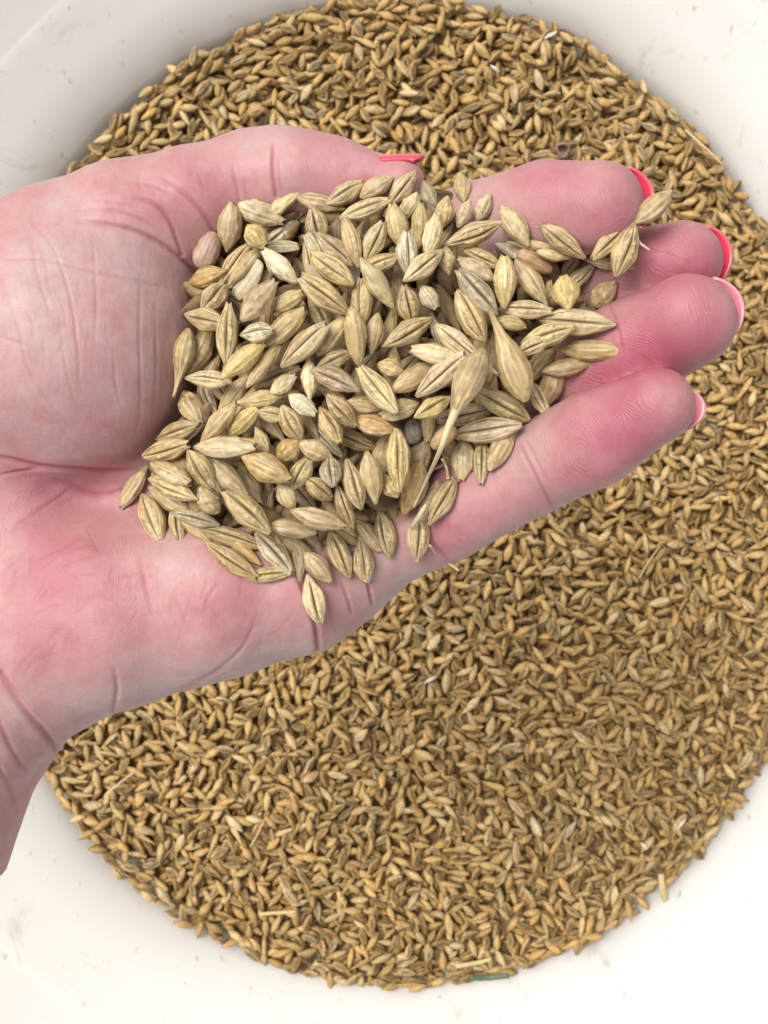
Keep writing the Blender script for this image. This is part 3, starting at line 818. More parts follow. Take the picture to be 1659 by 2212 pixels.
# each grain on the hand as drawn from the photograph: tile, two ends (beak first), width, face, layer, tone
TILES = {'A': (600, 660, .36166), 'B': (1200, 660, .36166), 'C': (1800, 660, .36166), 'D': (600, 1110, .36166), 'E': (1200, 1110, .36166), 'F': (1800, 1110, .42194),
         'G': (460, 1560, .36166), 'H': (1060, 1560, .36166), 'J': (1600, 1560, .36166), 'I': (500, 2010, .36166), 'L': (1060, 2010, .36166), 'S': (0, 0, 1.0)}
GRAINS = """
A 885 400 800 905 260 b 2 n
A 1420 590 905 400 250 b 2 p
A 690 715 510 1090 265 k 1 k
A 400 1240 820 1130 205 b 2 g
A 1040 855 770 1215 200 c 1 n
A 1225 865 1030 635 235 b 2 y
A 1600 280 1290 500 170 b 1 p
A 1650 470 1425 580 150 b 1 n
A 1580 595 1320 790 190 c 1 s
A 1580 850 1250 860 130 h 1 w
A 1215 905 1570 1250 205 b 2 w
A 1180 890 960 1130 170 b 1 n
A 1180 1040 900 1400 200 h 1 w
A 930 1170 800 1280 140 h 1 w
A 1330 640 1260 800 160 b 0 n
A 1300 1090 1200 1300 160 b 0 n
B 632 170 245 390 215 c 3 n
B -70 330 430 450 195 b 2 n
B 945 125 605 315 200 b 2 n
B 1205 65 915 395 200 c 2 n
B 910 350 390 552 190 c 3 p
B 1235 295 1040 560 190 b 2 p
B 1235 140 1440 510 195 b 2 s
B 1505 225 1400 330 110 b 1 p
B 1500 630 1545 320 205 b 2 y
B 80 455 190 810 240 c 2 n
B 350 505 350 780 165 b 1 d
B 440 570 590 1080 195 b 2 n
B 700 555 650 780 150 h 1 s
B 850 605 660 1025 230 c 2 p
B 950 408 1060 890 240 b 2 y
B 1265 400 1240 870 190 b 2 y
B 1440 520 1330 960 200 b 3 p
B 1110 705 1125 1160 220 c 3 w
B 140 725 515 1060 215 c 2 n
B 85 950 525 1265 250 c 3 y
B 610 1012 965 1525 235 b 3 p
B 1035 960 610 1120 190 c 2 y
B 1498 895 1075 1250 230 c 3 p
B 990 1075 1005 1310 150 b 1 d
B 1530 870 1565 1160 180 b 2 n
B 20 730 155 960 135 h 2 w
B 860 430 735 575 165 b 1 g
B 1395 520 1370 640 95 b 1 p
B 35 1075 210 1250 115 h 2 w
B 525 1040 560 1240 130 h 1 w
B 0 820 60 1090 130 c 1 n
B 1610 620 1515 770 95 b 1 g
C 40 45 70 410 180 b 3 n
C 135 365 10 650 170 b 2 p
C 350 305 225 575 165 b 2 s
C 485 435 778 845 240 b 3 p
C 462 620 -145 850 230 c 3 n
C 435 745 760 985 190 h 2 w
C 1035 1115 655 930 200 k 3 o
C 928 645 1392 975 220 c 3 n
C 1060 885 770 835 105 b 1 n
C 1225 970 860 925 145 b 2 y
C 75 885 475 1085 175 c 2 y
C 15 995 405 1225 200 b 2 p
S 1988 1012 1985 1212 85 b 3 y
S 2035 1030 2150 1205 88 b 2 n
C 1305 965 1150 1190 150 c 2 n
C 1120 1105 920 1230 130 b 1 d
S 2336 1048 2212 1155 62 c 2 s
S 2317 1020 2425 1045 46 b 1 y
C 1400 1035 1305 1140 90 b 0 d
S 2222 1085 2237 1225 104 b 3 y
D 790 25 550 310 255 c 2 n
D 835 490 312 330 240 c 3 n
D 830 240 800 890 230 c 2 n
D 240 1235 400 525 230 t 2 n
D 620 545 420 930 250 b 1 n
D 1335 0 975 420 270 b 3 n
D 1315 530 945 570 215 c 3 w
D 1645 130 1320 300 210 b 2 n
D 1290 205 1235 460 155 b 1 g
D 1665 320 1205 700 255 b 2 n
D 1195 675 755 1055 225 b 3 y
D 1400 645 1035 1155 170 b 2 n
D 855 1085 360 1035 195 c 3 p
D 1650 225 1440 330 100 h 1 s
S 1288 1283 1104 1438 92 c 3 n
D 1595 930 1230 1100 170 c 1 d
D 1555 1025 1290 1215 180 b 2 p
D 1190 1095 1095 1210 105 b 1 n
D 1045 1030 890 1230 185 b 1 n
D 720 810 620 1010 170 b 0 d
D 980 700 920 820 170 b 0 g
S 1216 1418 1222 1572 62 b 2 p
S 1110 1558 930 1592 68 b 2 n
S 799 1676 716 1535 96 b 2 n
S 850 1632 812 1540 62 c 1 d
S 915 1602 868 1538 52 c 1 d
S 1186 1094 1368 1230 97 c 3 n
S 1424 1098 1420 1288 87 c 2 n
E 60 130 240 500 190 c 1 n
E 450 120 370 450 155 b 0 n
E 585 880 515 272 232 b 3 y
S 1414 1440 1562 1628 92 c 3 p
E 790 360 725 775 210 b 2 n
E 445 395 140 800 210 b 2 n
E 1372 408 865 705 235 c 3 n
E 1080 50 1175 450 250 c 2 n
E 1430 285 1270 50 195 b 2 w
S 1806 1064 1952 1237 100 c 3 s
E 980 270 895 620 145 b 1 y
S 1622 1374 1822 1422 78 b 3 p
S 1957 1470 1718 1286 82 q 3 p
E 510 770 130 935 190 c 2 n
E 80 945 600 1190 250 c 3 d
E 775 775 630 970 170 c 1 s
E 1055 985 800 890 200 b 2 y
E 1430 880 940 1205 230 b 2 n
S 1829 1399 1640 1557 90 c 3 p
E 1250 790 1050 970 175 c 1 d
E 970 720 960 900 205 b 1 n
E 1375 345 1485 650 125 b 1 s
E 560 950 600 1200 95 b 1 n
S 1265 1525 1335 1580 52 b 1 n
S 1804 1152 1907 1343 100 c 3 n
E 825 170 790 340 100 b 0 d
E 1010 0 1000 260 95 b 0 d
S 2168 1225 1966 1213 70 c 2 p
S 2408 1282 2130 1253 100 c 3 p
S 2257 1291 2056 1348 86 c 3 y
S 2157 1336 2036 1392 70 c 3 p
S 2464 1392 2183 1366 80 b 2 n
S 2072 1284 1942 1260 60 b 2 y
S 1925 1222 2076 1570 124 t 3 n
S 2152 1642 2090 1492 66 c 2 p
S 1874 1540 2086 1652 92 c 3 y
S 2202 1423 2148 1592 94 b 1 n
S 2268 1441 2400 1518 86 b -1 n
S 2363 1432 2500 1482 62 b -1 n
S 2178 1378 2086 1482 84 b 1 n
S 2326 1430 2203 1450 68 b 1 n
S 1948 1322 1932 1444 70 b 1 n
S 1942 1468 1918 1550 82 b 1 y
S 2071 1574 2054 1628 38 b 1 y
S 2421 1113 2328 1208 88 b 2 n
S 1908 1296 1888 1384 64 b 0 n
S 2166 1108 2158 1212 54 b 1 n
S 2300 1178 2288 1224 44 b 0 d
G 905 320 385 465 220 c 2 n
G 815 530 238 655 232 c 3 n
G 1312 88 895 525 238 b 3 n
G 1548 130 1205 425 210 b 2 y
G 1512 560 832 555 240 b 3 p
G 1600 600 1360 470 155 b 2 g
G 1640 630 1510 340 150 b 2 n
G 1325 700 1190 720 105 b 1 d
S 1140 1886 953 1796 105 b 3 g
G 1035 995 785 595 250 c 3 n
G 1395 1060 950 635 240 b 2 n
G 825 955 345 725 210 b 2 n
G 50 1205 335 755 182 b 2 n
G 320 885 915 1135 225 c 3 y
S 770 2028 574 1913 74 b 2 n
S 646 2134 547 1938 96 c 2 n
S 852 2018 788 1918 92 b 2 y
S 889 1933 1060 2094 102 c 3 n
G 1565 1170 1360 790 185 b 1 n
G 1600 1210 1640 940 110 b 0 d
G 1235 1250 1135 1050 90 b 1 n
G 370 780 420 900 110 b 0 n
G 870 390 840 500 110 b 0 d
S 1242 1632 1138 1556 70 b 2 w
S 1130 1642 1018 1622 62 c 2 p
H 335 485 140 110 230 c 2 n
H 325 490 75 705 240 b 2 g
H 662 652 310 510 220 b 2 n
H 775 505 550 110 230 c 2 n
H 778 645 580 450 155 c 1 s
H 942 325 630 -10 220 c 3 n
H 838 68 1240 125 195 b 2 n
H 1340 370 900 255 225 b 2 g
H 1215 225 1620 75 232 b 2 n
H 1555 255 1560 515 192 k 1 u
H 1132 560 810 430 190 c 1 d
H 1388 375 1420 1035 250 c 3 y
H 430 690 245 1005 228 c 2 y
H 650 650 692 988 240 c 2 s
H 848 705 1000 1225 220 c 2 n
H 1070 615 1165 1165 232 b 2 n
S 1386 2078 1324 1905 64 c 2 n
H 675 1115 380 880 212 c 2 n
H 262 1215 105 930 212 b 2 n
H 490 1210 300 1000 200 c 0 d
H 1275 420 1195 770 205 b 1 n
S 1657 1812 1592 2028 108 b 2 g
H 1390 1095 1245 860 200 b 2 n
S 1512 1920 1560 2088 62 b 1 n
H 530 435 395 220 115 b 1 g
H 145 468 20 310 155 b 1 n
H 800 925 805 550 95 b 0 g
H 1110 1170 1040 1040 140 b 0 g
H 590 1140 700 1260 160 b 0 g
H 20 950 -10 1210 100 b 0 d
S 1680 1728 1638 1832 92 b 1 d
H 970 640 870 730 120 b 0 d
J 475 15 85 235 205 c 3 y
J 335 255 955 145 232 c 1 d
J 528 412 1256 320 262 c 3 p
J 285 565 520 325 192 k 2 g
J 235 490 225 235 172 b 1 n
J 600 915 640 455 250 b 2 p
J 805 962 835 510 190 c 1 n
J 910 790 1125 410 232 b 1 n
J 540 795 420 490 175 c 1 n
S 1790 1886 1690 2064 82 c 2 n
S 1732 1898 1678 2012 78 b 0 d
S 1643 2205 1652 2026 90 c 2 n
S 716 2142 694 2034 66 c 1 n
S 832 2137 724 2038 56 b 1 g
S 857 2062 752 2036 62 c 1 s
I 1484 392 805 188 200 c 2 n
I 1408 728 862 358 212 c 3 n
I 1445 580 1250 420 145 b 1 g
S 1149 2252 1006 2098 88 c 2 s
S 1147 2252 975 2272 58 c 1 y
L 492 245 5 155 200 b 2 n
L 822 172 238 5 225 b 3 n
L 1197 435 920 70 192 b 2 n
S 1536 2190 1492 2002 82 c 2 n
L 1055 768 990 330 232 c 2 n
L 868 715 665 240 232 c 2 n
L 658 768 390 460 220 b 2 n
L 340 775 325 490 145 b 0 d
L 575 455 410 260 145 b 1 n
L 455 480 150 310 200 b 1 d
L 890 378 905 230 85 b 0 d
L 550 1222 420 705 235 c 2 p
L 125 318 50 250 90 b 0 g
L 285 690 230 580 80 b 0 g
"""
def lay(Hm, lo_, hg, cx, cy, ang, L, Wd, Th, pct=90, write=True, idm=None, ident=0, maxpitch=0.5, zfix=None):
    """rest a grain on a height map; returns z of its centre and its pitch"""
    c, s = math.cos(ang), math.sin(ang)
    rx = L / 2
    i0 = max(0, int((cx - rx - lo_[0]) / hg)); i1 = min(Hm.shape[0], int((cx + rx - lo_[0]) / hg) + 2)
    j0 = max(0, int((cy - rx - lo_[1]) / hg)); j1 = min(Hm.shape[1], int((cy + rx - lo_[1]) / hg) + 2)
    if i1 <= i0 or j1 <= j0: return None
    X = (lo_[0] + np.arange(i0, i1) * hg - cx)[:, None]; Y = (lo_[1] + np.arange(j0, j1) * hg - cy)[None, :]
    U = X * c + Y * s; W_ = -X * s + Y * c
    q = (U / rx) ** 2 + (W_ / (Wd / 2)) ** 2 * (1 + .4 * np.abs(U / rx))
    m = q < 0.92
    if not m.any(): return None
    h = Hm[i0:i1, j0:j1]
    hv, uv, qv = h[m], U[m], q[m]
    half = Th / 2 * np.sqrt(1 - qv)
    ok = hv > -1e8
    fr, bk = hv[uv > rx * .25], hv[uv < -rx * .25]
    slope = 0.0
    if len(fr) and len(bk): slope = float(np.clip((np.percentile(fr, 75) - np.percentile(bk, 75)) / L, -maxpitch, maxpitch)) * 0.9
    z = float(np.percentile(hv - slope * uv + half * 0.9, pct)) if zfix is None else zfix
    if write:
        top = z + slope * uv + half
        nh = np.maximum(hv, top); hh = h.copy(); hh[m] = nh; 
        if idm is not None:
            im = idm[i0:i1, j0:j1]; mm = m & (hh > h); im[mm] = ident
        Hm[i0:i1, j0:j1] = hh
    return z, slope

POLY = np.array([(320, 1010), (410, 885), (395, 730), (425, 600), (440, 500), (520, 445), (640, 425), (740, 400), (900, 392), (1010, 420), (1050, 460), (1130, 530), (1250, 575),
                 (1310, 650), (1300, 750), (1220, 805), (1120, 870), (1080, 950), (980, 1000), (890, 1075), (810, 1145), (715, 1195), (570, 1190), (470, 1130), (350, 1070)], float)
def inside_poly(x, y, P=POLY):
    n = len(P); c = False; j = n - 1
    for i in range(n):
        if (P[i, 1] > y) != (P[j, 1] > y) and x < (P[j, 0] - P[i, 0]) * (y - P[i, 1]) / (P[j, 1] - P[i, 1]) + P[i, 0]:
            c = not c
        j = i
    return c
def edge_dist(x, y):
    best = 1e9
    for i in range(len(POLY)):
        a, b = POLY[i], POLY[(i + 1) % len(POLY)]
        d = b - a; t = np.clip(((x - a[0]) * d[0] + (y - a[1]) * d[1]) / (d @ d), 0, 1)
        best = min(best, math.hypot(x - a[0] - t * d[0], y - a[1] - t * d[1]))
    return best if inside_poly(x, y) else -best

def make_grain(kind, var, p, ang, pitch, roll, L, Wd, Th, tone, crease):
    o = bpy.data.objects.new("barley_grain", MESH[(kind, var)])
    link(o)
    o.location = [c * MM for c in p]
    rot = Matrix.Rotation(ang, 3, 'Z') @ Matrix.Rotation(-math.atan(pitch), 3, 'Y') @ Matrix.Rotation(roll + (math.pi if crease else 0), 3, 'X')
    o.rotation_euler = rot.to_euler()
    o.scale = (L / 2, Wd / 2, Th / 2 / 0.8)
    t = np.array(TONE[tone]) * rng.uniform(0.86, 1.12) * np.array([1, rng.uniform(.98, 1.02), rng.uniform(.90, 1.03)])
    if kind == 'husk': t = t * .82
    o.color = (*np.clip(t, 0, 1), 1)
    return o

DIR8 = ['right', 'upper right', 'up', 'upper left', 'left', 'lower left', 'down', 'lower right']
ZONES = [((560, 500), 'by thumb joint'), ((800, 440), 'below thumb tip'), ((1000, 440), 'between thumb and index'), ((1180, 560), 'beside index finger'),
         ((450, 600), 'at thumb web'), ((440, 780), 'against thumb base'), ((640, 660), 'in upper left heap'), ((820, 640), 'in upper middle heap'),
         ((1000, 620), 'in upper right heap'), ((1220, 650), 'near middle finger'), ((1250, 740), 'near ring finger'), ((640, 820), 'left of centre'),
         ((820, 800), 'at heap centre'), ((1000, 780), 'right of centre'), ((1140, 850), 'by little fingertip'), ((380, 960), 'at heap edge mid-palm'),
         ((350, 1080), 'at heap end nearest wrist'), ((560, 980), 'in lower left heap'), ((740, 980), 'in lower middle heap'), ((920, 980), 'in lower right heap'),
         ((1050, 980), 'on little finger'), ((480, 1130), 'on lower left edge'), ((640, 1160), 'on lower heap edge'), ((800, 1140), 'by little finger base')]
LAYER = {-1: 'half hidden', 0: 'deep', 1: 'half buried', 2: 'exposed', 3: 'on top'}
def grain_label(x, y, ang, face, layer, tone, L, kind):
    z = min(ZONES, key=lambda q: (q[0][0] - x) ** 2 + (q[0][1] - y) ** 2)[1]
    d = DIR8[int(round(math.degrees(ang) / 45)) % 8]
    size = 'small ' if L < 6 else ('long ' if L > 10.5 else '')
    w = 'barley husk' if kind == 'husk' else ('hulled barley kernel' if kind == 'naked' else 'barley grain')
    side = '' if kind in ('husk', 'naked') else (', crease up' if face in 'cq' else ', back up')
    return f"{size}{TONE_WORD[tone]} {w}{side}, beak {d}, {LAYER[layer]} {z}"

# inner grains of the heap: more than anyone could count, seen only in the gaps
def mound(x, y):
    e = edge_dist(x, y)
    return -3.5 + 11.5 * (1 - math.exp(-max(e, 0) / 52.0)) - 0.02 * max(-e, 0)
low = [kernel(200 + s_, nu=7, nv=8, detail=0.0) for s_ in range(6)] + [kernel(220, nu=9, nv=7, kind='tail', detail=0)]
def tris_of(f_):
    tri = f_[(f_[:, 2] == f_[:, 3])][:, :3]; tri2 = f_[(f_[:, 1] == f_[:, 2])][:, [0, 1, 3]]
    qd = f_[(f_[:, 2] != f_[:, 3]) & (f_[:, 1] != f_[:, 2])]
    return np.concatenate([qd[:, :3], qd[:, [0, 2, 3]], tri, tri2])
LOWT = [tris_of(k_[1]) for k_ in low]
BT = np.array([[0.42, 0.265, 0.097], [0.455, 0.30, 0.12], [0.375, 0.24, 0.09], [0.485, 0.34, 0.152], [0.42, 0.288, 0.127], [0.44, 0.27, 0.092], [0.50, 0.375, 0.195]])  # more golden than the heap; warm bounce light in the tub is mixed in
BW = np.array([.26, .20, .16, .12, .12, .09, .05])
class Bulk:
    def __init__(self): self.V, self.F, self.C, self.n = [], [], [], 0
    def add(self, kv, p, ang, sl, roll, L, Wd, Th, t):
        v_, f_, c_ = low[kv]
        Rm = np.array(Matrix.Rotation(ang, 3, 'Z') @ Matrix.Rotation(-math.atan(sl), 3, 'Y') @ Matrix.Rotation(roll, 3, 'X'))
        q_ = (v_ * np.array([L / 2, Wd / 2, Th / 2 / .8])) @ Rm.T + np.array(p)
        self.V.append(q_); self.F.append(LOWT[kv] + self.n); self.n += len(q_); self.C.append(np.clip(c_ * t, 0, 1))
    def build(self, name):
        return link(bpy.data.objects.new(name, np_mesh(name, np.concatenate(self.V), np.concatenate(self.F), M_BULK, True, {"mark": np.concatenate(self.C)})))
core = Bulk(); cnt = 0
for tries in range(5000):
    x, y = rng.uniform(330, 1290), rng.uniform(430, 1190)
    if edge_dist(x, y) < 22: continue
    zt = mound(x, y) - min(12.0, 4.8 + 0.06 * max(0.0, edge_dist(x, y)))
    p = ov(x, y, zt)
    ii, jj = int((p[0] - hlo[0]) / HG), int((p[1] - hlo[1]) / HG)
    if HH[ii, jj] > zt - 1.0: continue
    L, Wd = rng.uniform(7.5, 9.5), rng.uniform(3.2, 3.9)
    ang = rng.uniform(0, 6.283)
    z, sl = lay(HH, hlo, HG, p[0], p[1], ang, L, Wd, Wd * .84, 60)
    core.add(int(rng.integers(6)), (p[0], p[1], z), ang, sl, rng.normal() * .4 + (math.pi if rng.random() < .5 else 0), L, Wd, Wd * .84, np.array([.30, .205, .10]) * rng.uniform(.7, 1.1))  # darkened tan: shade deep in the heap is put into this colour
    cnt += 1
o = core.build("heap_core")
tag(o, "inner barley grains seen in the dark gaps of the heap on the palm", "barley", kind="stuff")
rows = []
for line in GRAINS.strip().splitlines():
    f = line.split()
    ox, oy, k = TILES[f[0]]
    x1, y1, x2, y2, w = [float(v) * k for v in f[1:6]]
    rows.append(((ox + x1) / 1.82278, (oy + y1) / 1.82278, (ox + x2) / 1.82278, (oy + y2) / 1.82278, w / 1.82278, f[6], int(f[7]), f[8]))
rows.sort(key=lambda r_: r_[6])
pile_z = []
for (x1, y1, x2, y2, w, face, layer, tone) in rows:
    cx, cy = (x1 + x2) / 2, (y1 + y2) / 2
    z = -4.0
    kind = {'k': 'naked', 'h': 'husk', 't': 'tail', 'q': 'tail'}.get(face, 'std')
    e_ = edge_dist(cx, cy)
    for it in range(4):
        a, b = ov(x1, y1, z), ov(x2, y2, z)
        d = a - b; L = float(np.hypot(d[0], d[1])); ang = math.atan2(d[1], d[0])
        Wd = w * OVK * (CAM_Z - z) / CAM_Z
        if layer in (0, 1) and L < 8.0 and kind == 'std':      # only its front end shows; the rest lies under its neighbours
            L = 8.2; b = a - d / np.hypot(d[0], d[1]) * L
        c = (a + b) / 2
        Th = Wd * {'husk': .45, 'naked': .82}.get(kind, .84)
        if it == 3:
            res = lay(HH, hlo, HG, c[0], c[1], ang, L, Wd, Th, 72, True, zfix=z)
            break
        res = lay(HH, hlo, HG, c[0], c[1], ang, L, Wd, Th, 72, False, zfix=(-7.5 if layer < 0 else None))
        if res is None: break
        z = res[0]
        # the heap is a dome: nothing towers over it, nothing sinks into the hand
        if layer >= 0 and e_ > 0:
            zt = mound(cx, cy) + {3: 2.0, 2: -0.4, 1: -5.4, 0: -8.5}[layer] + Th * .2
            k_ = min(1.0, e_ / 45.0)
            z = min(z, zt) * (1 - k_) + zt * k_
            i_, j_ = int((c[0] - hlo[0]) / HG), int((c[1] - hlo[1]) / HG)
            z = max(z, float(HAND[i_, j_]) + Th * .35)
    if res is None: continue
    sl = res[1] * (0.6 if layer >= 0 and e_ > 45 else 1.0)
    pile_z.append(z)
    crease = face in 'cq'
    nvar = len(VAR[kind])
    roll = rng.normal() * (.22 if crease else .30)
    o = make_grain(kind, int(rng.integers(nvar)), (c[0], c[1], z), ang, sl, roll, L * 1.05, Wd * 1.05, Th, tone, crease)
    tag(o, grain_label(cx, cy, ang, face, layer, tone, L, kind), "barley grain", "barley grains heaped on the palm")
print("pile z", min(pile_z), max(pile_z), len(pile_z), "fill", cnt)

def hz_at(x, y, default=-4.0):
    p = ov(x, y, 0)
    i, j = int((p[0] - hlo[0]) / HG), int((p[1] - hlo[1]) / HG)
    if 0 <= i < HH.shape[0] and 0 <= j < HH.shape[1]:
        w_ = HH[max(0, i - 3):i + 4, max(0, j - 3):j + 4]
        if w_.max() > -50: return float(w_.max())
    return default

def tube(points, radii, seg=8, flat=1.0):
    """swept tube through 3D points (mm)"""
    P = np.array(points, float); r = np.array(radii, float)
    # Catmull-Rom refinement
    Q_ = np.concatenate([[2 * P[0] - P[1]], P, [2 * P[-1] - P[-2]]]); out = []; rr = []
    for i in range(1, len(Q_) - 2):
        for t in np.linspace(0, 1, 7)[:-1]:
            a, b, c, d = Q_[i - 1:i + 3]
            out.append(0.5 * (2 * b + (c - a) * t + (2 * a - 5 * b + 4 * c - d) * t * t + (3 * b - a - 3 * c + d) * t ** 3)); rr.append(r[i - 1] * (1 - t) + r[i] * t)
    out.append(P[-1]); rr.append(r[-1]); P = np.array(out); r = np.array(rr)
    T = np.gradient(P, axis=0); T /= np.linalg.norm(T, axis=1)[:, None]
    up_ = np.array([0, 0, 1.0]); S_ = np.cross(T, up_); S_ /= np.linalg.norm(S_, axis=1)[:, None] + 1e-9
    U_ = np.cross(S_, T)
    ph_ = np.linspace(0, 2 * math.pi, seg, endpoint=False)
    V_ = (P[:, None] + r[:, None, None] * (np.cos(ph_)[None, :, None] * S_[:, None] + flat * np.sin(ph_)[None, :, None] * U_[:, None])).reshape(-1, 3)
    n_ = len(P); i, j = np.meshgrid(np.arange(n_ - 1), np.arange(seg), indexing='ij'); j2 = (j + 1) % seg
    F_ = np.stack([i * seg + j, i * seg + j2, (i + 1) * seg + j2, (i + 1) * seg + j], -1).reshape(-1, 4)
    F_ = np.concatenate([F_[:, [0, 1, 2]], F_[:, [0, 2, 3]],
                         np.stack([np.zeros(seg - 2, int), np.arange(2, seg), np.arange(1, seg - 1)], 1),
                         (n_ - 1) * seg + np.stack([np.zeros(seg - 2, int), np.arange(1, seg - 1), np.arange(2, seg)], 1)])
    return V_, F_

def own_tone(o, tone):
    o.color = (*TONE[tone], 1)

# grain with a long awn lying over the heap
def child_of(o, root):
    mw = o.matrix_basis.copy(); o.parent = root
    o.matrix_parent_inverse = Matrix.Translation(-Vector(root.location))
    return o
hx, hy = 1003, 845
zx = max(hz_at(1003, 845), hz_at(1020, 800), hz_at(985, 890)) + 1.2
root = link(bpy.data.objects.new("awned_grain", None)); root.location = ov(hx, hy, zx) * MM
tag(root, "long barley grain with pale needle-like awn pointing down across the heap", "barley grain", "barley grains heaped on the palm")
a_, b_ = ov(966, 928, zx + .4), ov(1036, 770, zx)
d_ = a_ - b_
o = make_grain('tail', 0, (a_ + b_) / 2, math.atan2(d_[1], d_[0]), 0, 0.1, np.hypot(d_[0], d_[1]) * 1.2, 5.0, 3.9, 'n', False); o.name = "kernel"; child_of(o, root)
pts = [ov(985, 885, zx + .6), ov(968, 925, zx + .7), ov(950, 975, max(zx, hz_at(950, 975) + .6)), ov(922, 1035, hz_at(922, 1035) + .8), ov(893, 1096, hz_at(893, 1096) + .8)]
v_, f_ = tube(pts, [.75, .6, .42, .28, .2], 8, .7)
o = link(bpy.data.objects.new("awn", np_mesh("awn", v_, f_, M_AWN))); child_of(o, root)

# three kernels still joined at their base, between index and middle fingertips
root = link(bpy.data.objects.new("barley_spikelet", None)); zs = hz_at(1330, 560) + 0.5
zs = max(zs, 5.0); zs = min(zs, 12.0)
root.location = ov(1374, 480, zs) * MM
tag(root, "three barley grains still joined at the base, between index and middle fingertips", "barley spikelet")
for (x1, y1, x2, y2, w, cr, dz) in ((1282, 558, 1374, 466, 42, True, 0.2), (1332, 597, 1372, 482, 54, True, 1.0), (1447, 417, 1370, 484, 48, False, 0.6)):
    a_, b_ = ov(x1, y1, zs + dz), ov(x2, y2, zs + dz + .3); d_ = a_ - b_
    o = make_grain('std', int(rng.integers(12)), (a_ + b_) / 2, math.atan2(d_[1], d_[0]), 0.0, rng.normal() * .2, np.hypot(d_[0], d_[1]) * 1.03, w * .078, w * .066, 'n', cr)
    o.name = "kernel"; child_of(o, root)
v_, f_ = tube([ov(1373, 490, zs + 1), ov(1378, 520, zs + .6), ov(1404, 541, zs + .4)], [.35, .3, .2], 6)
o = link(bpy.data.objects.new("stalk", np_mesh("stalk", v_, f_, M_AWN))); child_of(o, root)

def free_piece(name, pts, radii, mat, label, cat, flat=.7, seg=8, group=None):
    v_, f_ = tube(pts, radii, seg, flat)
    c = v_.mean(0)
    o = link(bpy.data.objects.new(name, np_mesh(name, v_ - c, f_, mat))); o.location = c * MM
    return tag(o, label, cat, group)
z1 = hz_at(922, 1110)
free_piece("loose_awn", [ov(921, 1089, z1 + 1.2), ov(905, 1115, z1 + .9), ov(888, 1140, hz_at(888, 1140) + .6)], [.3, .4, .34], M_AWN, "flat straw-coloured awn scrap at the lower heap edge", "awn", .4)
free_piece("loose_awn", [ov(928, 1178, hz_at(928, 1178) + .3), ov(950, 1203, -8), ov(975, 1220, -9.5), ov(992, 1233, -10)], [.22, .34, .36, .2], M_AWN, "thin pale awn sticking out past the little finger's lower edge", "awn")
free_piece("loose_awn", [ov(955, 990, hz_at(955, 990) + .2), ov(965, 1012, hz_at(965, 1012)), ov(968, 1034, hz_at(968, 1034))], [.3, .26, .3], M_AWN, "short flat awn stub on the skin beside the long awn's tip", "awn", .4)

# ------------------------------------------------------------------ bulk of grain in the tub
TG = 0.85
tlo = np.array([TCX - TA - 14, TCY - TB - 14]); tn = (np.array([2 * TA + 28, 2 * TB + 28]) / TG).astype(int) + 1
gx = tlo[0] + np.arange(tn[0]) * TG; gy = tlo[1] + np.arange(tn[1]) * TG
GX, GY = np.meshgrid(gx, gy, indexing='ij')
nz2 = SineNoise(21, 18, 2)
def floor_z(x, y):
    P = np.stack([np.ravel(x), np.ravel(y)], 1)
    rr = np.sqrt(((P[:, 0] - TCX) / TA) ** 2 + ((P[:, 1] - TCY) / TB) ** 2)
    return (GZ - 7 + 1.8 * nz2(P, 90.0) + 0.9 * nz2(P, 33.0) + 3.0 * np.clip((rr - .9) / .1, 0, 1)).reshape(np.shape(x))
TH = floor_z(GX, GY)
IDM = np.full(tn, -1, np.int32)
NB = 13000
TF = TH.copy()
bulk = []
for gidx in range(NB):
    best = None
    for _ in range(5):
        while True:
            u, v = rng.uniform(-1, 1, 2)
            if u * u + v * v < 1: break
        rr = math.hypot(u, v); u, v = u * (1 - .004), v * (1 - .004)
        x, y = TCX + u * (TA - 1), TCY + v * (TB - 1)
        i, j = int((x - tlo[0]) / TG), int((y - tlo[1]) / TG)
        h = (TH[i - 3:i + 4, j - 3:j + 4] - TF[i - 3:i + 4, j - 3:j + 4]).mean() + rng.normal() * .5
        if best is None or h < best[0]: best = (h, x, y, rr)
    _, x, y, rr = best
    L, Wd = float(np.clip(rng.normal(8.4, .9), 5.8, 10.8)), float(np.clip(rng.normal(3.5, .3), 2.7, 4.4))
    ang = rng.uniform(0, 6.283)
    if rr > .96 and rng.random() < .6: ang = math.atan2(-(x - TCX) / TA ** 2, (y - TCY) / TB ** 2) + rng.normal() * .4
    Th = Wd * .85
    z, sl = lay(TH, tlo, TG, x, y, ang, L, Wd, Th, 82, True, IDM, gidx, 0.45)
    bulk.append((x, y, z, ang, sl, rng.normal() * .45 + (math.pi if rng.random() < .45 else 0), L, Wd, Th))
vis = np.bincount(IDM[IDM >= 0], minlength=NB)
# the most exposed grains clear of the hand become things of their own
singles = []
for gidx in np.argsort(-vis):
    x, y, z = bulk[gidx][:3]
    px, py = to_ov(np.array([[x, y, z]])); px, py = px[0], py[0]
    if not (40 < px < 1620 and 60 < py < 2150): continue
    p0 = np.array([x, y]) ; 
    # line of sight blocked by the hand?  test against the hand outline on the picture plane
    i, j = int(((px - 829.5) * OVK - hlo[0]) / HG), int((-(py - 1106) * OVK - hlo[1]) / HG)
    if 0 <= i < HH.shape[0] and 0 <= j < HH.shape[1] and HH[max(0, i - 12):i + 13, max(0, j - 12):j + 13].max() > -50: continue
    if any((px - q[1]) ** 2 + (py - q[2]) ** 2 < 55 ** 2 for q in singles): continue
    singles.append((gidx, px, py))
    if len(singles) >= 84: break
single_ids = {q[0] for q in singles}

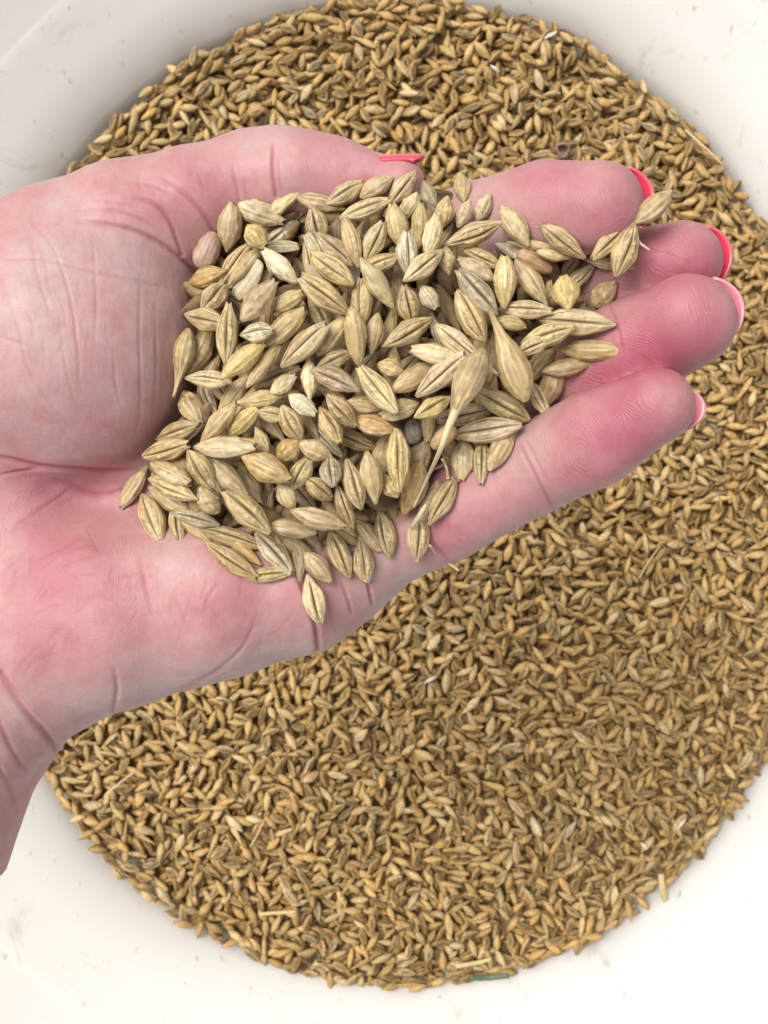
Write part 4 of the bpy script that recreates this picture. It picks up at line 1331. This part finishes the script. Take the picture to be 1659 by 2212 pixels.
bk = Bulk()
for gidx, (x, y, z, ang, sl, roll, L, Wd, Th) in enumerate(bulk):
    if gidx in single_ids: continue
    kv = int(rng.integers(6)) if rng.random() > .05 else 6
    bk.add(kv, (x, y, z), ang, math.tan(math.atan(sl) + rng.normal() * .12), roll, L * (1.35 if kv == 6 else 1), Wd, Th, BT[rng.choice(7, p=BW)] * rng.uniform(.82, 1.15))
# dark sheet under the grain, its colour standing in for shade in the gaps
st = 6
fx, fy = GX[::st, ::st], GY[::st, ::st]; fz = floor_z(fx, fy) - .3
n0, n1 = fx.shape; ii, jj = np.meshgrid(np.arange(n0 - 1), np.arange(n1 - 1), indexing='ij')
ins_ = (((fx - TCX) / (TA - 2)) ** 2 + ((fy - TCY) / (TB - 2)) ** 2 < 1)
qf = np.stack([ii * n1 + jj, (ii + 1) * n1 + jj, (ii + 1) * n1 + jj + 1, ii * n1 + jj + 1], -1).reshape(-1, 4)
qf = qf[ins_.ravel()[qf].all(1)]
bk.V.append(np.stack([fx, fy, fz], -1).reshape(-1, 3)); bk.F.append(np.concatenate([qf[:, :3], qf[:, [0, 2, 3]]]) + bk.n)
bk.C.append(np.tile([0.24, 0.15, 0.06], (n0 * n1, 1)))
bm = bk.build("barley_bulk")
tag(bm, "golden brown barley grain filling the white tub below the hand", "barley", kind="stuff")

tones_b = ['g', 'n', 'd', 'g', 'n']
for k, (gidx, px, py) in enumerate(singles):
    x, y, z, ang, sl, roll, L, Wd, Th = bulk[gidx]
    o = make_grain('std', int(rng.integers(12)), (x, y, z), ang, sl, roll, L, Wd, Th, 'g', False)
    t = BT[rng.choice(7, p=BW)] * rng.uniform(.9, 1.15); o.color = (*np.clip(t, 0, 1), 1)
    d = DIR8[int(round(math.degrees(ang) / 45)) % 8]
    where = ("above thumb" if px < 900 else "above index finger" if py < 420 else "right of fingertips") if py < 900 and py < 1200 else \
            ("below little finger" if px > 900 and py < 1500 else "below wrist" if px < 500 else "lower right" if px > 1200 else "lower middle")
    cr = abs(((roll + math.pi) % (2 * math.pi)) - math.pi) > math.pi / 2
    tag(o, f"{'pale ' if t[2] > .13 else 'golden '}barley grain in tub, {'crease' if cr else 'back'} up, beak {d}, {where}", "barley grain", "barley grains loose on the tub's surface")

# ------------------------------------------------------------------ chaff, straw and husk bits in the tub
def tz(x, y):
    i, j = int((x - tlo[0]) / TG), int((y - tlo[1]) / TG)
    i = min(max(i, 3), tn[0] - 4); j = min(max(j, 3), tn[1] - 4)
    return float(TH[i - 3:i + 4, j - 3:j + 4].max())
def tov(px, py, dz=0.5):
    p = ov(px, py, GZ); z = tz(p[0], p[1]) + dz
    return ov(px, py, z)
free_piece("green_straw", [tov(1015, 2112), tov(1055, 2112, .8), tov(1098, 2108, .4)], [1.1, 1.2, 1.1], M_GREEN, "dark green straw stub at the lowest edge of the grain", "straw", .5)
free_piece("straw_piece", [tov(985, 2088), tov(1030, 2080, 1.0), tov(1062, 2072)], [1.0, 1.0, .8], M_STRAW, "yellow straw piece beside the green stub at the bottom", "straw", .5)
free_piece("straw_piece", [tov(1428, 1888), tov(1432, 1925, 1.2), tov(1442, 1958)], [1.3, 1.5, 1.2], M_STRAW, "short upright yellow straw near the tub's lower right edge", "straw", .5)
free_piece("brown_stem", [tov(1660, 1560, 1.5), tov(1650, 1600, 1.5), tov(1643, 1640, 1.5), tov(1640, 1665, 1)], [.7, .7, .6, .5], M_TWIG, "thin brown stem at the right edge of the picture", "stem", .8)
free_piece("awn_needle", [tov(1330, 2072, 1), tov(1365, 2040, 2), tov(1400, 2018, 3)], [.25, .35, .25], M_STRAW, "fine curved awn against the white wall at lower right", "awn")
free_piece("awn_needle", [tov(1570, 1880, 2), tov(1590, 1850, 4), tov(1612, 1820, 7)], [.2, .3, .2], M_STRAW, "fine awn leaning on the white wall at the right", "awn")
free_piece("awn_needle", [tov(1480, 280, 3), tov(1530, 325, 5), tov(1560, 355, 8)], [.5, .4, .25], M_STRAW, "dry awn sticking out over the white wall at upper right", "awn")
free_piece("awn_needle", [tov(225, 1720, 1), tov(260, 1690, 1.6), tov(290, 1668, 1)], [.3, .35, .25], M_AWN, "pale awn lying among grains near the wrist", "awn")
free_piece("awn_needle", [tov(540, 1830, 1), tov(560, 1795, 1.5), tov(572, 1768, 1)], [.3, .35, .25], M_STRAW, "short golden awn in the tub's lower left grain", "awn")
free_piece("awn_needle", [tov(1380, 1250, 1), tov(1400, 1215, 1.5), tov(1425, 1180, 1)], [.3, .35, .25], M_STRAW, "thin awn in the grain below the little fingertip", "awn")
free_piece("straw_piece", [tov(560, 1975, 1), tov(600, 1972, 1.4), tov(640, 1970, .8)], [.7, .8, .7], M_STRAW, "flat straw strip near the lower left grain edge", "straw", .5)
# white chaff flakes
M_CHAFF = mat_plain("white_chaff", (0.62, 0.55, 0.46), 0.7)
for (px, py, a_, ln, lab) in ((1472, 1780, -.9, 6, "whitish chaff flake near the tub's right grain edge"), (930, 1468, -.5, 6, "pale chaff flake below the heel of the hand's grain"),
                             (1070, 148, .6, 5, "pale chaff flake high above the index finger"), (1190, 75, -.5, 6, "white chaff flake at the upper right grain edge"),
                             (1392, 1828, .8, 4, "small white flake in the tub's lower right")):
    if 1000 < px < 1100 and py < 200 or True:
        dx, dy = math.cos(a_) * ln / BK / 2, math.sin(a_) * ln / BK / 2
        free_piece("chaff_flake", [tov(px - dx, py - dy, 1.2), tov(px, py, 1.8), tov(px + dx, py + dy, 1.2)], [.3, .8, .25], M_CHAFF, lab, "chaff", .22, group="chaff flakes on the grain")
# hollow brown seed husk above the index fingertip
pc = tov(1216, 322, 1.0)
th = np.linspace(0, 2 * math.pi, 20, endpoint=False); rings = []
for rr_, zz in ((.6, -2.6), (2.1, -2.0), (3.0, -.4), (3.1, 1.0), (2.7, 2.0), (2.2, 2.1), (1.9, 1.2), (1.7, -.6), (.6, -1.8)):
    jag = 1 + .10 * np.sin(3 * th + 1) + .05 * np.sin(7 * th)
    rings.append(np.stack([rr_ * jag * np.cos(th) * 1.0, rr_ * jag * np.sin(th) * 1.15, np.full(20, zz) + .25 * np.sin(2 * th)], 1))
v_, f_ = loft(rings)
o = link(bpy.data.objects.new("hollow_husk", np_mesh("hollow_husk", v_, f_, M_HUSK))); o.location = pc * MM; o.rotation_euler = (0.35, -0.3, 0.4)
tag(o, "dark hollow brown seed husk on the grain above the index fingertip", "husk")

# labels that came out alike get their place in the row
from collections import defaultdict
same = defaultdict(list)
for o in scene.objects:
    if o.name.startswith("barley_grain"): same[o["label"]].append(o)
for lab, lst in same.items():
    if len(lst) < 2 or len(lst) > 5: continue
    lst.sort(key=lambda o: o.location.x)
    for o, w_ in zip(lst, {2: ('left one', 'right one'), 3: ('leftmost', 'middle one', 'rightmost'), 4: ('leftmost', 'second left', 'second right', 'rightmost'), 5: ('leftmost', 'second left', 'third', 'fourth', 'rightmost')}[len(lst)]):
        if len(lab.split()) + len(w_.split()) <= 16: o["label"] = lab + ", " + w_
